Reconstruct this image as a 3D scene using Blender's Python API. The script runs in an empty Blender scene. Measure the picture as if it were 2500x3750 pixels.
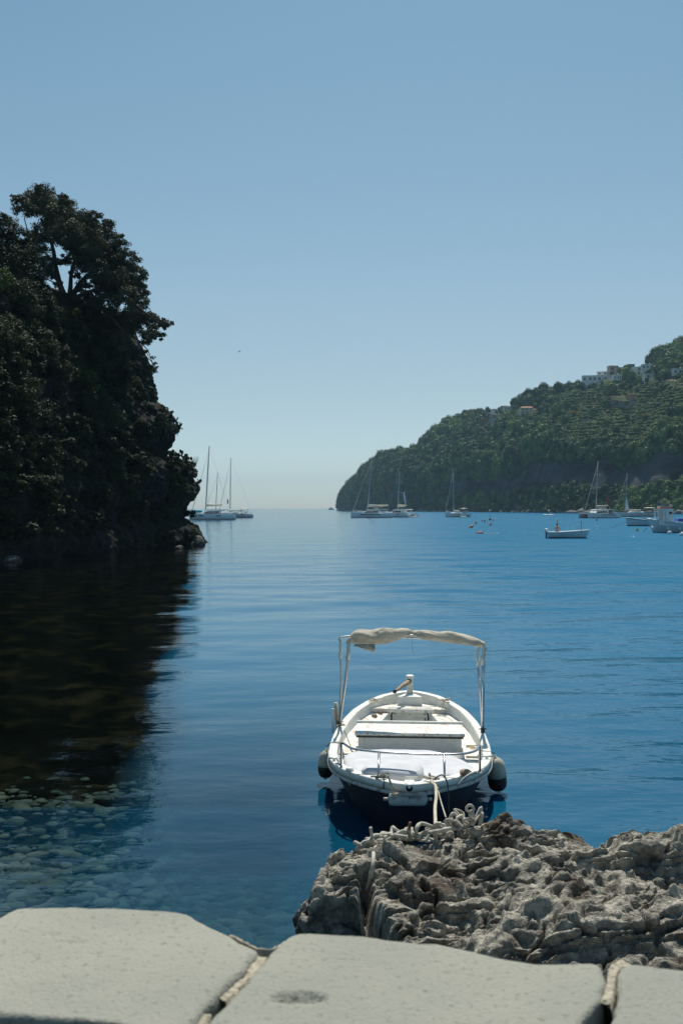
import bpy, math, random
import numpy as np
from mathutils import Vector, Matrix

sc = bpy.context.scene
# ---------------------------------------------------------------- camera
# photograph pixels (2500 x 3750) are used to measure; the lens is 36 mm on a 36 mm high sensor
H = 3.2                       # eye height above the water
F = 3750.0                    # focal length in photograph pixels
HY = 1861.0                   # row of the horizon
cam_d = bpy.data.cameras.new('camera'); cam = bpy.data.objects.new('camera', cam_d)
sc.collection.objects.link(cam); sc.camera = cam
cam.location = (0, 0, H); cam.rotation_euler = (math.radians(90), 0, 0)
cam_d.sensor_fit = 'VERTICAL'; cam_d.sensor_height = 36; cam_d.sensor_width = 24; cam_d.lens = 36
cam_d.shift_y = -14.0 / 3750; cam_d.clip_start = 0.05; cam_d.clip_end = 30000
cam_d.dof.use_dof = True; cam_d.dof.focus_distance = 12.5; cam_d.dof.aperture_fstop = 7.1
# ---------------------------------------------------------------- sky, sun, exposure
SUN_EL, SUN_AZ = 58.0, 6.0    # degrees; azimuth measured from straight ahead (+Y) to the right
world = bpy.data.worlds.new('World'); sc.world = world; world.use_nodes = True
wn = world.node_tree; wn.nodes.clear()
sky = wn.nodes.new('ShaderNodeTexSky'); sky.sky_type = 'NISHITA'; sky.sun_disc = False
sky.sun_elevation = math.radians(SUN_EL); sky.sun_rotation = math.radians(SUN_AZ)
sky.altitude = 0; sky.air_density = 0.85; sky.dust_density = 0.55; sky.ozone_density = 1.9
tint = wn.nodes.new('ShaderNodeMix'); tint.data_type = 'RGBA'; tint.blend_type = 'MULTIPLY'
tint.inputs[0].default_value = 1.0; tint.inputs[7].default_value = (0.82, 1.0, 0.915, 1)
bg = wn.nodes.new('ShaderNodeBackground'); bg.inputs[1].default_value = 0.085
wo = wn.nodes.new('ShaderNodeOutputWorld')
gc = wn.nodes.new('ShaderNodeTexCoord'); sx = wn.nodes.new('ShaderNodeSeparateXYZ'); rp = wn.nodes.new('ShaderNodeValToRGB')   # dusty summer air: whiter low down, deeper above
wn.links.new(gc.outputs['Generated'], sx.inputs[0]); wn.links.new(sx.outputs[2], rp.inputs[0]); wn.links.new(rp.outputs[0], tint.inputs[7]); rp.color_ramp.interpolation = 'B_SPLINE'
rp.color_ramp.elements[0].position = 0.0; rp.color_ramp.elements[0].color = (0.95, 1.07, 1.16, 1); rp.color_ramp.elements[1].position = 0.55; rp.color_ramp.elements[1].color = (0.62, 0.99, 0.90, 1)
e_ = rp.color_ramp.elements.new(0.09); e_.color = (0.80, 0.80, 0.72, 1)
e_ = rp.color_ramp.elements.new(0.22); e_.color = (1.0, 1.01, 0.84, 1)
wn.links.new(sky.outputs[0], tint.inputs[6]); wn.links.new(tint.outputs[2], bg.inputs[0]); wn.links.new(bg.outputs[0], wo.inputs[0])
sun_d = bpy.data.lights.new('sun', 'SUN'); sun = bpy.data.objects.new('sun', sun_d); sc.collection.objects.link(sun)
sun_d.energy = 4.1; sun_d.angle = math.radians(0.5); sun_d.color = (1.0, 0.955, 0.86)
sv = Vector((math.sin(math.radians(SUN_AZ)) * math.cos(math.radians(SUN_EL)), math.cos(math.radians(SUN_AZ)) * math.cos(math.radians(SUN_EL)), math.sin(math.radians(SUN_EL))))
sun.rotation_euler = (-sv).to_track_quat('-Z', 'Y').to_euler(); sun.location = (0, 0, 60)
sc.view_settings.view_transform = 'Standard'; sc.view_settings.look = 'None'
sc.view_settings.gamma = 1; sc.view_settings.exposure = 0.32; sc.view_settings.use_curve_mapping = False
sc.render.engine = 'CYCLES'
sc.cycles.use_denoising = True
sc.cycles.max_bounces = 6; sc.cycles.transparent_max_bounces = 12; sc.cycles.volume_bounces = 0
sc.cycles.caustics_reflective = False; sc.cycles.caustics_refractive = False
HAZE = 0.00012

rng = np.random.default_rng(7); random.seed(7)
def P(px, py, D): return Vector(((px - 1250.0) / F * D, D, H - (py - HY) / F * D))
def W(px, py, z=0.0):
    D = (H - z) * F / (py - HY); return Vector(((px - 1250.0) / F * D, D, z))

# ---------------------------------------------------------------- noise (numpy)
def _hash(ix, iy, iz, seed):
    h = (ix.astype(np.int64) * 374761393 + iy.astype(np.int64) * 668265263 + iz.astype(np.int64) * 2147483647 + seed * 1274126177) & 0xffffffff
    h = ((h ^ (h >> 13)) * 1274126177) & 0xffffffff
    h = (h ^ (h >> 16)) & 0xffffffff
    return h / 4294967295.0
def vnoise(p, seed=0):
    p = np.asarray(p, float); f = np.floor(p); i = f.astype(np.int64); t = p - f; t = t * t * t * (t * (t * 6 - 15) + 10)
    r = 0
    for dx in (0, 1):
        for dy in (0, 1):
            for dz in (0, 1):
                w = (t[..., 0] if dx else 1 - t[..., 0]) * (t[..., 1] if dy else 1 - t[..., 1]) * (t[..., 2] if dz else 1 - t[..., 2])
                r = r + w * _hash(i[..., 0] + dx, i[..., 1] + dy, i[..., 2] + dz, seed)
    return r * 2 - 1
def fbm(p, octs=4, seed=0, gain=0.5, lac=2.03):
    p = np.asarray(p, float); a = 1.0; s = 0; n = 0
    for k in range(octs):
        s = s + a * vnoise(p, seed + k * 17); n += a; a *= gain; p = p * lac + 11.3
    return s / n
def ridged(p, octs=4, seed=0):
    p = np.asarray(p, float); a = 1.0; s = 0; n = 0
    for k in range(octs):
        s = s + a * (1 - np.abs(vnoise(p, seed + k * 17)) * 2); n += a; a *= 0.5; p = p * 2.1 + 7.7
    return s / n
def worley(p, seed=0):
    p = np.asarray(p, float); i = np.floor(p).astype(np.int64); f1 = np.full(p.shape[:-1], 9.0); f2 = f1.copy(); cid = np.zeros(p.shape[:-1])
    for dx in (-1, 0, 1):
        for dy in (-1, 0, 1):
            for dz in (-1, 0, 1):
                c = i + np.array([dx, dy, dz])
                q = np.stack([c[..., k] + _hash(c[..., 0], c[..., 1], c[..., 2], seed + 31 * k) for k in range(3)], -1)
                d = np.sqrt(((p - q) ** 2).sum(-1)); h = _hash(c[..., 0], c[..., 1], c[..., 2], seed + 99)
                near = d < f1
                f2 = np.where(near, f1, np.minimum(f2, d)); cid = np.where(near, h, cid); f1 = np.where(near, d, f1)
    return f1, f2, cid

# ---------------------------------------------------------------- objects
def props(o, label=None, cat=None, group=None, kind=None):
    if label: o['label'] = label
    if cat: o['category'] = cat
    if group: o['group'] = group
    if kind: o['kind'] = kind
    return o
def thing(name, label, cat, loc=(0, 0, 0), rz=0.0, group=None):
    o = bpy.data.objects.new(name, None); sc.collection.objects.link(o)
    o.location = loc; o.rotation_euler = (0, 0, rz); o.empty_display_size = 0.3
    return props(o, label, cat, group)
def link(name, me, parent=None, loc=None, rot=None, scale=None):
    o = bpy.data.objects.new(name, me); sc.collection.objects.link(o)
    if parent is not None: o.parent = parent
    if loc is not None: o.location = loc
    if rot is not None: o.rotation_euler = rot
    if scale is not None: o.scale = scale if hasattr(scale, '__len__') else (scale,) * 3
    return o
def mesh_np(name, v, f, mats, smooth=False, fm=None):
    """v (n,3); f (m,k) all of one size"""
    v = np.ascontiguousarray(v, dtype=np.float32); f = np.ascontiguousarray(f, dtype=np.int32)
    me = bpy.data.meshes.new(name); me.vertices.add(len(v)); me.vertices.foreach_set('co', v.ravel())
    k = f.shape[1]; me.loops.add(f.size); me.loops.foreach_set('vertex_index', f.ravel())
    me.polygons.add(len(f)); me.polygons.foreach_set('loop_start', np.arange(0, f.size, k, dtype=np.int32))
    try: me.polygons.foreach_set('loop_total', np.full(len(f), k, dtype=np.int32))
    except Exception: pass
    if not isinstance(mats, (list, tuple)): mats = [mats]
    for m in mats: me.materials.append(m)
    if fm is not None: me.polygons.foreach_set('material_index', np.ascontiguousarray(fm, dtype=np.int32))
    me.polygons.foreach_set('use_smooth', np.full(len(f), smooth, dtype=bool))
    me.update(calc_edges=True); me.validate(); return me
def grid_faces(nu, nv, wrap_u=False, flip=False):
    a = np.arange(nu if wrap_u else nu - 1)[:, None]; b = np.arange(nv - 1)[None, :]
    a2 = (a + 1) % nu
    q = np.stack([a * nv + b, a2 * nv + b, a2 * nv + b + 1, a * nv + b + 1], -1).reshape(-1, 4)
    return q[:, ::-1] if flip else q
class MB:
    """collects simple solids, then becomes ONE mesh object"""
    def __init__(s): s.v = []; s.f = []; s.sm = []
    def add(s, v, f, smooth=False):
        o = len(s.v); s.v += [tuple(x) for x in v]; s.f += [tuple(i + o for i in q) for q in f]; s.sm += [smooth] * len(f); return s
    def box(s, c, d, rz=0, M=None, taper=1.0):
        hx, hy, hz = d[0] / 2, d[1] / 2, d[2] / 2
        v = [Vector((x * hx * (taper if z > 0 else 1), y * hy * (taper if z > 0 else 1), z * hz)) for z in (-1, 1) for y in (-1, 1) for x in (-1, 1)]
        R = Matrix.Rotation(rz, 3, 'Z')
        v = [(M @ q if M else R @ q) + Vector(c) for q in v]
        return s.add(v, [(0, 2, 3, 1), (4, 5, 7, 6), (0, 1, 5, 4), (2, 6, 7, 3), (0, 4, 6, 2), (1, 3, 7, 5)])
    def tube(s, pts, r, n=8, cap=True, closed=False):
        pts = [Vector(p) for p in pts]; m = len(pts); rs = r if hasattr(r, '__len__') else [r] * m
        v = []; up = Vector((0, 0, 1)); prev = None
        for i, p in enumerate(pts):
            if closed: t = pts[(i + 1) % m] - pts[i - 1]
            else: t = pts[min(i + 1, m - 1)] - pts[max(i - 1, 0)]
            if t.length < 1e-9: t = Vector((0, 0, 1))
            t.normalize()
            a = (prev - t * prev.dot(t)) if prev is not None else (up.cross(t) if abs(t.dot(up)) < 0.95 else Vector((1, 0, 0)).cross(t))
            if a.length < 1e-6: a = Vector((1, 0, 0)).cross(t)
            a.normalize(); b = t.cross(a); prev = a
            for k in range(n):
                an = 2 * math.pi * k / n; v.append(p + (a * math.cos(an) + b * math.sin(an)) * rs[i])
        f = []
        for i in range(m if closed else m - 1):
            j = (i + 1) % m
            for k in range(n): f.append((i * n + k, i * n + (k + 1) % n, j * n + (k + 1) % n, j * n + k))
        if cap and not closed: f += [tuple(range(n))[::-1], tuple((m - 1) * n + k for k in range(n))]
        return s.add(v, f, n > 4)
    def lathe(s, prof, n=16, c=(0, 0, 0), M=None):
        v = []; c = Vector(c)
        for r, z in prof:
            for k in range(n):
                a = 2 * math.pi * k / n; q = Vector((r * math.cos(a), r * math.sin(a), z)); v.append((M @ q if M else q) + c)
        f = [(i * n + k, i * n + (k + 1) % n, (i + 1) * n + (k + 1) % n, (i + 1) * n + k) for i in range(len(prof) - 1) for k in range(n)]
        f += [tuple(range(n))[::-1], tuple((len(prof) - 1) * n + k for k in range(n))]
        return s.add(v, f, True)
    def prism(s, pts, z0, z1, M=None):
        n = len(pts); v = [Vector((x, y, z)) for z in (z0, z1) for x, y in pts]
        if M: v = [M @ q for q in v]
        return s.add(v, [tuple(range(n))[::-1], tuple(range(n, 2 * n))] + [(k, (k + 1) % n, n + (k + 1) % n, n + k) for k in range(n)])
    def loft(s, rows, closed_row=False, smooth=True, capends=False):
        n = len(rows[0]); v = [p for r in rows for p in r]
        f = [(i * n + k, i * n + (k + 1) % n, (i + 1) * n + (k + 1) % n, (i + 1) * n + k) for i in range(len(rows) - 1) for k in range(n if closed_row else n - 1)]
        if capends: f += [tuple(range(n))[::-1], tuple((len(rows) - 1) * n + k for k in range(n))]
        return s.add(v, f, smooth)
    def mesh(s, name, mat):
        me = bpy.data.meshes.new(name); me.from_pydata([tuple(q) for q in s.v], [], s.f); me.materials.append(mat)
        me.polygons.foreach_set('use_smooth', s.sm); me.update(); return me
    def build(s, name, mat, parent=None, bevel=0.0, seg=2, **k):
        o = link(name, s.mesh(name, mat), parent, **k)
        if bevel:
            b = o.modifiers.new('bevel', 'BEVEL'); b.width = bevel; b.segments = seg; b.limit_method = 'ANGLE'; b.angle_limit = math.radians(35)
        return o
def bez(pts, n=10):
    """Catmull-Rom through the points"""
    pts = [Vector(p) for p in pts]; q = [pts[0] * 2 - pts[1]] + pts + [pts[-1] * 2 - pts[-2]]; out = []
    for i in range(1, len(q) - 2):
        for k in range(n):
            t = k / n; a, b, c, d = q[i - 1], q[i], q[i + 1], q[i + 2]
            out.append(0.5 * ((2 * b) + (c - a) * t + (2 * a - 5 * b + 4 * c - d) * t * t + (3 * b - a - 3 * c + d) * t ** 3))
    out.append(pts[-1]); return out
def copy_tree(o, parent=None):
    c = o.copy(); sc.collection.objects.link(c)
    if parent is not None: c.parent = parent
    for ch in list(o.children): copy_tree(ch, c)
    return c

# ---------------------------------------------------------------- materials
def mat(name, col, rough=0.6, col2=None, scale=6.0, lo=0.4, hi=0.6, bump=0.0, bscale=30.0, metal=0.0, spec=0.5, trans=0.0, detail=5.0, col3=None, s3=2.0, lo3=0.55, hi3=0.62, stretch=(1, 1, 1), dist=0.0, bdist=0.01, rvar=0.0):
    m = bpy.data.materials.new(name); m.use_nodes = True; nt = m.node_tree; n = nt.nodes; L = nt.links
    b = n['Principled BSDF']; b.inputs['Base Color'].default_value = (*col, 1); b.inputs['Roughness'].default_value = rough
    b.inputs['Metallic'].default_value = metal; b.inputs['Specular IOR Level'].default_value = spec
    tc = n.new('ShaderNodeTexCoord'); mp = n.new('ShaderNodeMapping'); mp.inputs['Scale'].default_value = stretch; L.new(tc.outputs['Object'], mp.inputs[0])
    def noise(sc_, lo_, hi_, c_in, c2):
        t = n.new('ShaderNodeTexNoise'); t.inputs['Scale'].default_value = sc_; t.inputs['Detail'].default_value = detail; t.inputs['Distortion'].default_value = dist
        L.new(mp.outputs[0], t.inputs['Vector'])
        r = n.new('ShaderNodeMapRange'); r.inputs[1].default_value = lo_; r.inputs[2].default_value = hi_; L.new(t.outputs[0], r.inputs[0])
        x = n.new('ShaderNodeMix'); x.data_type = 'RGBA'; L.new(r.outputs[0], x.inputs[0])
        if isinstance(c_in, tuple): x.inputs[6].default_value = (*c_in, 1)
        else: L.new(c_in, x.inputs[6])
        x.inputs[7].default_value = (*c2, 1); return x.outputs[2], r.outputs[0]
    out = col
    if col2:
        out, fac = noise(scale, lo, hi, out, col2)
        if rvar:
            rr = n.new('ShaderNodeMapRange'); rr.inputs[3].default_value = rough; rr.inputs[4].default_value = min(1, rough + rvar); L.new(fac, rr.inputs[0]); L.new(rr.outputs[0], b.inputs['Roughness'])
    if col3: out, _ = noise(s3, lo3, hi3, out, col3)
    if not isinstance(out, tuple): L.new(out, b.inputs['Base Color'])
    if bump:
        t = n.new('ShaderNodeTexNoise'); t.inputs['Scale'].default_value = bscale; t.inputs['Detail'].default_value = 6; L.new(mp.outputs[0], t.inputs['Vector'])
        bp = n.new('ShaderNodeBump'); bp.inputs['Strength'].default_value = bump; bp.inputs['Distance'].default_value = bdist
        L.new(t.outputs[0], bp.inputs['Height']); L.new(bp.outputs[0], b.inputs['Normal'])
    if trans:
        tr = n.new('ShaderNodeBsdfTranslucent'); mx = n.new('ShaderNodeMixShader'); mx.inputs[0].default_value = trans
        if isinstance(out, tuple): tr.inputs[0].default_value = (*col, 1)
        else: L.new(out, tr.inputs[0])
        L.new(b.outputs[0], mx.inputs[1]); L.new(tr.outputs[0], mx.inputs[2]); L.new(mx.outputs[0], n['Material Output'].inputs[0])
    return m
M = {}
M['white_paint'] = mat('white_paint', (0.80, 0.79, 0.74), 0.5, (0.62, 0.57, 0.49), 9, 0.48, 0.75, 0.25, 60, col3=(0.40, 0.31, 0.23), s3=26, lo3=0.66, hi3=0.74)
M['deck_paint'] = mat('deck_paint', (0.76, 0.745, 0.68), 0.55, (0.50, 0.44, 0.35), 14, 0.5, 0.72, 0.4, 50, col3=(0.50, 0.34, 0.26), s3=11, lo3=0.57, hi3=0.64, dist=1.2)
M['inner_paint'] = mat('inner_paint', (0.82, 0.82, 0.79), 0.5, (0.70, 0.69, 0.64), 12, 0.45, 0.8, 0.3, 60, col3=(0.36, 0.30, 0.24), s3=30, lo3=0.68, hi3=0.75)
M['navy'] = mat('navy', (0.006, 0.010, 0.024), 0.6, (0.012, 0.016, 0.026), 7, 0.5, 0.8, 0.15, 30, spec=0.1)
M['rail_rubber'] = mat('rail_rubber', (0.46, 0.45, 0.42), 0.6, (0.16, 0.16, 0.16), 16, 0.5, 0.66)
M['steel'] = mat('steel', (0.55, 0.56, 0.58), 0.25, metal=0.95)
M['alloy'] = mat('alloy', (0.62, 0.62, 0.60), 0.42, metal=0.6)
M['plastic'] = mat('plastic', (0.70, 0.69, 0.64), 0.5)
M['canvas'] = mat('canvas', (0.70, 0.65, 0.55), 0.9, (0.52, 0.48, 0.40), 8, 0.4, 0.7, 1.0, 9, trans=0.36, bdist=0.05)
M['cushion'] = mat('cushion', (0.58, 0.58, 0.615), 0.75, (0.50, 0.50, 0.525), 6, 0.4, 0.7, 0.15, 40)
M['rope'] = mat('rope', (0.60, 0.54, 0.43), 0.9, (0.36, 0.30, 0.22), 40, 0.4, 0.7, 0.6, 220, bdist=0.004)
M['rope_pale'] = mat('rope_pale', (0.50, 0.47, 0.40), 0.9, (0.30, 0.26, 0.20), 18, 0.45, 0.7, 0.8, 180, bdist=0.006)
M['rope_blue'] = mat('rope_blue', (0.07, 0.17, 0.32), 0.8)
M['rope_dark'] = mat('rope_dark', (0.07, 0.065, 0.055), 0.9)
M['black_rubber'] = mat('black_rubber', (0.010, 0.011, 0.014), 0.5, (0.03, 0.03, 0.03), 8, 0.5, 0.8, spec=0.25)
M['fender'] = mat('fender', (0.50, 0.46, 0.38), 0.45, (0.36, 0.32, 0.25), 10, 0.42, 0.65, 0.1, 40, stretch=(1, 1, 0.5))
M['fender_blue'] = mat('fender_blue', (0.42, 0.47, 0.48), 0.4, (0.20, 0.22, 0.22), 14, 0.5, 0.68)
M['wood'] = mat('wood', (0.36, 0.26, 0.16), 0.65, (0.20, 0.13, 0.08), 20, 0.4, 0.6, 0.3, 40, stretch=(1, 6, 1))
M['rust'] = mat('rust', (0.24, 0.11, 0.06), 0.8, (0.10, 0.05, 0.03), 30)
M['gel'] = mat('gel', (0.74, 0.76, 0.76), 0.3)
M['gel_blue'] = mat('gel_blue', (0.50, 0.66, 0.74), 0.35)
M['sailcloth'] = mat('sailcloth', (0.66, 0.60, 0.48), 0.8)
M['glass'] = mat('glass', (0.012, 0.016, 0.022), 0.08)
M['mast'] = mat('mast', (0.33, 0.35, 0.37), 0.5, metal=0.2)
M['wire'] = mat('wire', (0.22, 0.23, 0.25), 0.5)
M['bootstripe'] = mat('bootstripe', (0.012, 0.02, 0.05), 0.4)
M['red'] = mat('red', (0.50, 0.05, 0.035), 0.6)
M['flag_blue'] = mat('flag_blue', (0.03, 0.10, 0.42), 0.7)
M['flag_white'] = mat('flag_white', (0.75, 0.77, 0.80), 0.7)
M['orange'] = mat('orange', (0.62, 0.16, 0.07), 0.5, (0.66, 0.40, 0.30), 3, 0.45, 0.6)
M['orange_pale'] = mat('orange_pale', (0.72, 0.36, 0.24), 0.5, (0.7, 0.5, 0.42), 3, 0.45, 0.6)
M['yellow'] = mat('yellow', (0.66, 0.47, 0.05), 0.5)
M['yellow_dark'] = mat('yellow_dark', (0.13, 0.11, 0.03), 0.6)
M['turquoise'] = mat('turquoise', (0.06, 0.45, 0.55), 0.6)
M['tarp'] = mat('tarp', (0.02, 0.08, 0.36), 0.5)
M['skin'] = mat('skin', (0.42, 0.22, 0.14), 0.6)
M['hair'] = mat('hair', (0.03, 0.02, 0.015), 0.8)
M['trunks'] = mat('trunks', (0.03, 0.05, 0.12), 0.8)
# ================================================================ THE SEA
def depth_at(x, y):
    """depth of the sea bed below the surface, metres"""
    x = np.asarray(x, float); y = np.asarray(y, float)
    d = 0.80 + 0.11 * np.maximum(y - 8, 0) + 2.0 * np.clip((x + 0.6) / 2.2, 0, 1) + 0.02 * np.maximum(y - 9, 0) ** 2
    wob = 0.5 * np.sin(y * 0.55) + 0.35 * np.sin(y * 1.3 + 1) + 0.4 * np.sin(x * 0.9 + y * 0.21)
    shore = np.clip((-x - 0.75 - 0.102 * y + 0.02 * y ** 0.8 * wob) / (0.5 + 0.018 * y), 0, 1) * np.clip((118 - y) / 12, 0, 1) * np.maximum(np.clip((y - 7.5) / 3.5, 0, 1), np.clip((-x - 0.17 * y) / 1.2, 0, 1))   # weedy left shelf, widened to paint in the headland's dark reflection
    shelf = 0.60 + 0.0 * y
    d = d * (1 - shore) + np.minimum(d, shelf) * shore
    return np.clip(d, 0.3, 9.0)

ys = np.exp(np.linspace(math.log(1.9), math.log(6500), 900))
xf = np.concatenate([np.linspace(-1.15, -0.40, 22)[:-1], np.linspace(-0.40, 0.40, 330), np.linspace(0.40, 1.15, 22)[1:]])
Y, X = np.meshgrid(ys, xf, indexing='ij'); X = X * Y
Z = np.zeros_like(X); dy = Y * math.log(6500 / 1.9) / 900
wr = np.random.default_rng(3)
warp = np.stack([X * 0.05, Y * 0.05, np.zeros_like(X)], -1)
near = Y < 700
mod = np.ones_like(X); mod[near] = 0.45 + 1.2 * np.clip(fbm(warp[near] * 1.6, 3, 5) * 1.2 + 0.5, 0, 1)
right = np.clip((X + 0.5) / (0.12 * Y + 3), 0, 1)                      # the lee of the left bank is calmer
mod = mod * (0.38 + 0.72 * right)
for k in range(64):
    lam = 0.16 * (1.068 ** k); th = wr.normal(-0.30, 0.42); ph = wr.uniform(0, 6.28)
    kk = 2 * math.pi / lam; slope = 0.0205 if lam < 1.1 else 0.0145 if lam < 4 else 0.008
    fade = np.clip(lam / (3.2 * dy) - 0.6, 0, 1)
    Z += fade * slope / kk * np.sin(kk * (X * math.sin(th) + Y * math.cos(th)) + ph)
Z *= mod
sea_v = np.stack([X, Y, Z], -1).reshape(-1, 3)
mw = bpy.data.materials.new('sea_water'); mw.use_nodes = True; nt = mw.node_tree; n = nt.nodes; L = nt.links
for q in list(n):
    if q.type != 'OUTPUT_MATERIAL': n.remove(q)
out = n['Material Output']
tc = n.new('ShaderNodeTexCoord')
def wnoise(scale, stretch, rotz, detail, dist_, link_from=None):
    mp = n.new('ShaderNodeMapping'); mp.inputs['Scale'].default_value = stretch; mp.inputs['Rotation'].default_value = (0, 0, rotz); L.new(tc.outputs['Object'], mp.inputs[0])
    t = n.new('ShaderNodeTexNoise'); t.inputs['Scale'].default_value = scale; t.inputs['Detail'].default_value = detail; t.inputs['Roughness'].default_value = 0.55; L.new(mp.outputs[0], t.inputs[0])
    b = n.new('ShaderNodeBump'); b.inputs['Strength'].default_value = 1.0; b.inputs['Distance'].default_value = dist_
    L.new(t.outputs[0], b.inputs['Height'])
    if link_from: L.new(link_from.outputs[0], b.inputs['Normal'])
    return b
ac = n.new('ShaderNodeAttribute'); ac.attribute_name = 'chop'
ar = n.new('ShaderNodeAttribute'); ar.attribute_name = 'lee'
def scaled(b, lo, hi):
    mr = n.new('ShaderNodeMapRange'); mr.inputs[3].default_value = lo; mr.inputs[4].default_value = hi; L.new(ac.outputs['Fac'], mr.inputs[0])
    ml = n.new('ShaderNodeMath'); ml.operation = 'MULTIPLY'; L.new(mr.outputs[0], ml.inputs[0]); L.new(ar.outputs['Fac'], ml.inputs[1]); L.new(ml.outputs[0], b.inputs['Strength'])
b1 = wnoise(0.35, (0.45, 1, 1), -0.3, 3, 0.4); scaled(b1, 0.0, 1.0)
b2 = wnoise(1.5, (0.5, 1, 1), -0.12, 3, 0.11, b1); scaled(b2, 0.25, 1.0)
b3 = wnoise(6.0, (0.55, 1, 1), 0.2, 3, 0.012, b2); scaled(b3, 0.8, 1.0)
# wind ripples too small for the mesh: tilt the surface directly
wt_ = n.new('ShaderNodeTexNoise'); wt_.inputs['Scale'].default_value = 1.6; wt_.inputs['Detail'].default_value = 4; wt_.inputs['Roughness'].default_value = 0.6; mpw = n.new('ShaderNodeMapping'); mpw.inputs['Scale'].default_value = (0.45, 1, 1); L.new(tc.outputs['Object'], mpw.inputs[0]); L.new(mpw.outputs[0], wt_.inputs[0])
v1 = n.new('ShaderNodeVectorMath'); v1.operation = 'SUBTRACT'; v1.inputs[1].default_value = (0.5, 0.56, 0.5)   # the faces seen are those leaning to the shore; L.new(wt_.outputs['Color'], v1.inputs[0])
v2 = n.new('ShaderNodeVectorMath'); v2.operation = 'MULTIPLY'; v2.inputs[1].default_value = (0.6, 1.45, 0.0); L.new(v1.outputs[0], v2.inputs[0])
vmn = n.new('ShaderNodeVectorMath'); vmn.operation = 'MINIMUM'; vmn.inputs[1].default_value = (.27, .06, 0); vmx = n.new('ShaderNodeVectorMath'); vmx.operation = 'MAXIMUM'; vmx.inputs[1].default_value = (-.2, -.17, 0); L.new(v2.outputs[0], vmn.inputs[0]); L.new(vmn.outputs[0], vmx.inputs[0]); v2 = vmx
v3 = n.new('ShaderNodeVectorMath'); v3.operation = 'SCALE'; L.new(v2.outputs[0], v3.inputs[0]); L.new(ac.outputs['Fac'], v3.inputs['Scale'])
v4 = n.new('ShaderNodeVectorMath'); v4.operation = 'ADD'; L.new(v3.outputs[0], v4.inputs[0]); L.new(b3.outputs[0], v4.inputs[1])
v5 = n.new('ShaderNodeVectorMath'); v5.operation = 'NORMALIZE'; L.new(v4.outputs[0], v5.inputs[0])
fr = n.new('ShaderNodeFresnel'); fr.inputs[0].default_value = 1.37; L.new(v5.outputs[0], fr.inputs[1])
gl = n.new('ShaderNodeBsdfAnisotropic') if hasattr(bpy.types, 'ShaderNodeBsdfAnisotropic') else n.new('ShaderNodeBsdfGlossy')
gl.inputs['Roughness'].default_value = 0.03; L.new(v5.outputs[0], gl.inputs['Normal'])
at = n.new('ShaderNodeAttribute'); at.attribute_name = 'clear'      # how much of the bed the water's depth lets through
ab = n.new('ShaderNodeAttribute'); ab.attribute_name = 'absorb'     # colour filter of that depth
trn = n.new('ShaderNodeBsdfTransparent'); L.new(ab.outputs['Color'], trn.inputs[0])
deep = n.new('ShaderNodeBsdfDiffuse'); deep.inputs[0].default_value = (0.006, 0.116, 0.225, 1)
m1 = n.new('ShaderNodeMixShader'); L.new(at.outputs['Fac'], m1.inputs[0]); L.new(deep.outputs[0], m1.inputs[1]); L.new(trn.outputs[0], m1.inputs[2])
m2 = n.new('ShaderNodeMixShader'); L.new(fr.outputs[0], m2.inputs[0]); L.new(m1.outputs[0], m2.inputs[1]); L.new(gl.outputs[0], m2.inputs[2]); L.new(m2.outputs[0], out.inputs[0])
sea_me = mesh_np('sea', sea_v, grid_faces(len(ys), len(xf), flip=True), mw, True)
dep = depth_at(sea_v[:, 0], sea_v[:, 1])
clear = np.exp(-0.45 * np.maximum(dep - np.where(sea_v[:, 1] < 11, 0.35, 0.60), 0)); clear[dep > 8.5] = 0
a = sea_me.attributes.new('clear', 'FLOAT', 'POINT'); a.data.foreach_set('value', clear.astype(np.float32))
lee = 0.45 + 0.55 * right.reshape(-1); a = sea_me.attributes.new('lee', 'FLOAT', 'POINT'); a.data.foreach_set('value', lee.astype(np.float32))
chop = np.clip((np.log(np.maximum(sea_v[:, 1], 1)) - math.log(16)) / (math.log(120) - math.log(16)), 0, 1) * np.clip(0.12 + 0.88 * right.reshape(-1), 0, 1)
a = sea_me.attributes.new('chop', 'FLOAT', 'POINT'); a.data.foreach_set('value', chop.astype(np.float32))
ca = np.stack([np.exp(-0.75 * dep), np.exp(-0.30 * dep), np.exp(-0.17 * dep), np.ones_like(dep)], -1).astype(np.float32)
a = sea_me.attributes.new('absorb', 'FLOAT_COLOR', 'POINT'); a.data.foreach_set('color', ca.ravel())
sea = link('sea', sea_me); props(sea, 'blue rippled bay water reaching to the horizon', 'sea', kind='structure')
assert sea_me.polygons[5000].normal.z > 0

# sea bed
gx = np.linspace(-26, 14, 260); gy = np.linspace(1.0, 120, 520); GX, GY = np.meshgrid(gx, gy, indexing='ij')
q = np.stack([GX, GY, np.zeros_like(GX)], -1)
GZ = -depth_at(GX, GY) + 0.10 * fbm(q * 0.9, 4, 21)
weed_and_reflection = np.clip((-GX - 0.5 - 0.112 * GY + 0.5 * fbm(q * 0.5, 3, 25)) / (0.5 + 0.01 * GY), 0, 1) * np.maximum(np.clip((GY - 9.0) / 3, 0.0, 1), np.clip((-GX - 0.18 * GY + 0.5 * fbm(q * 1.2, 3, 26)) / 0.8, 0, 0.85))  # weed colour also blackens the bed where the headland's reflection falls
hump = weed_and_reflection * (GY < 100)
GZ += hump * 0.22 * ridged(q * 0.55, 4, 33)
M['bed'] = mat('sea_bed', (0.10, 0.095, 0.065), 0.9, (0.045, 0.045, 0.03), 1.8, 0.38, 0.62, 0.8, 8, bdist=0.05, col3=(0.20, 0.13, 0.05), s3=0.35, lo3=0.48, hi3=0.62)
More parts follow.
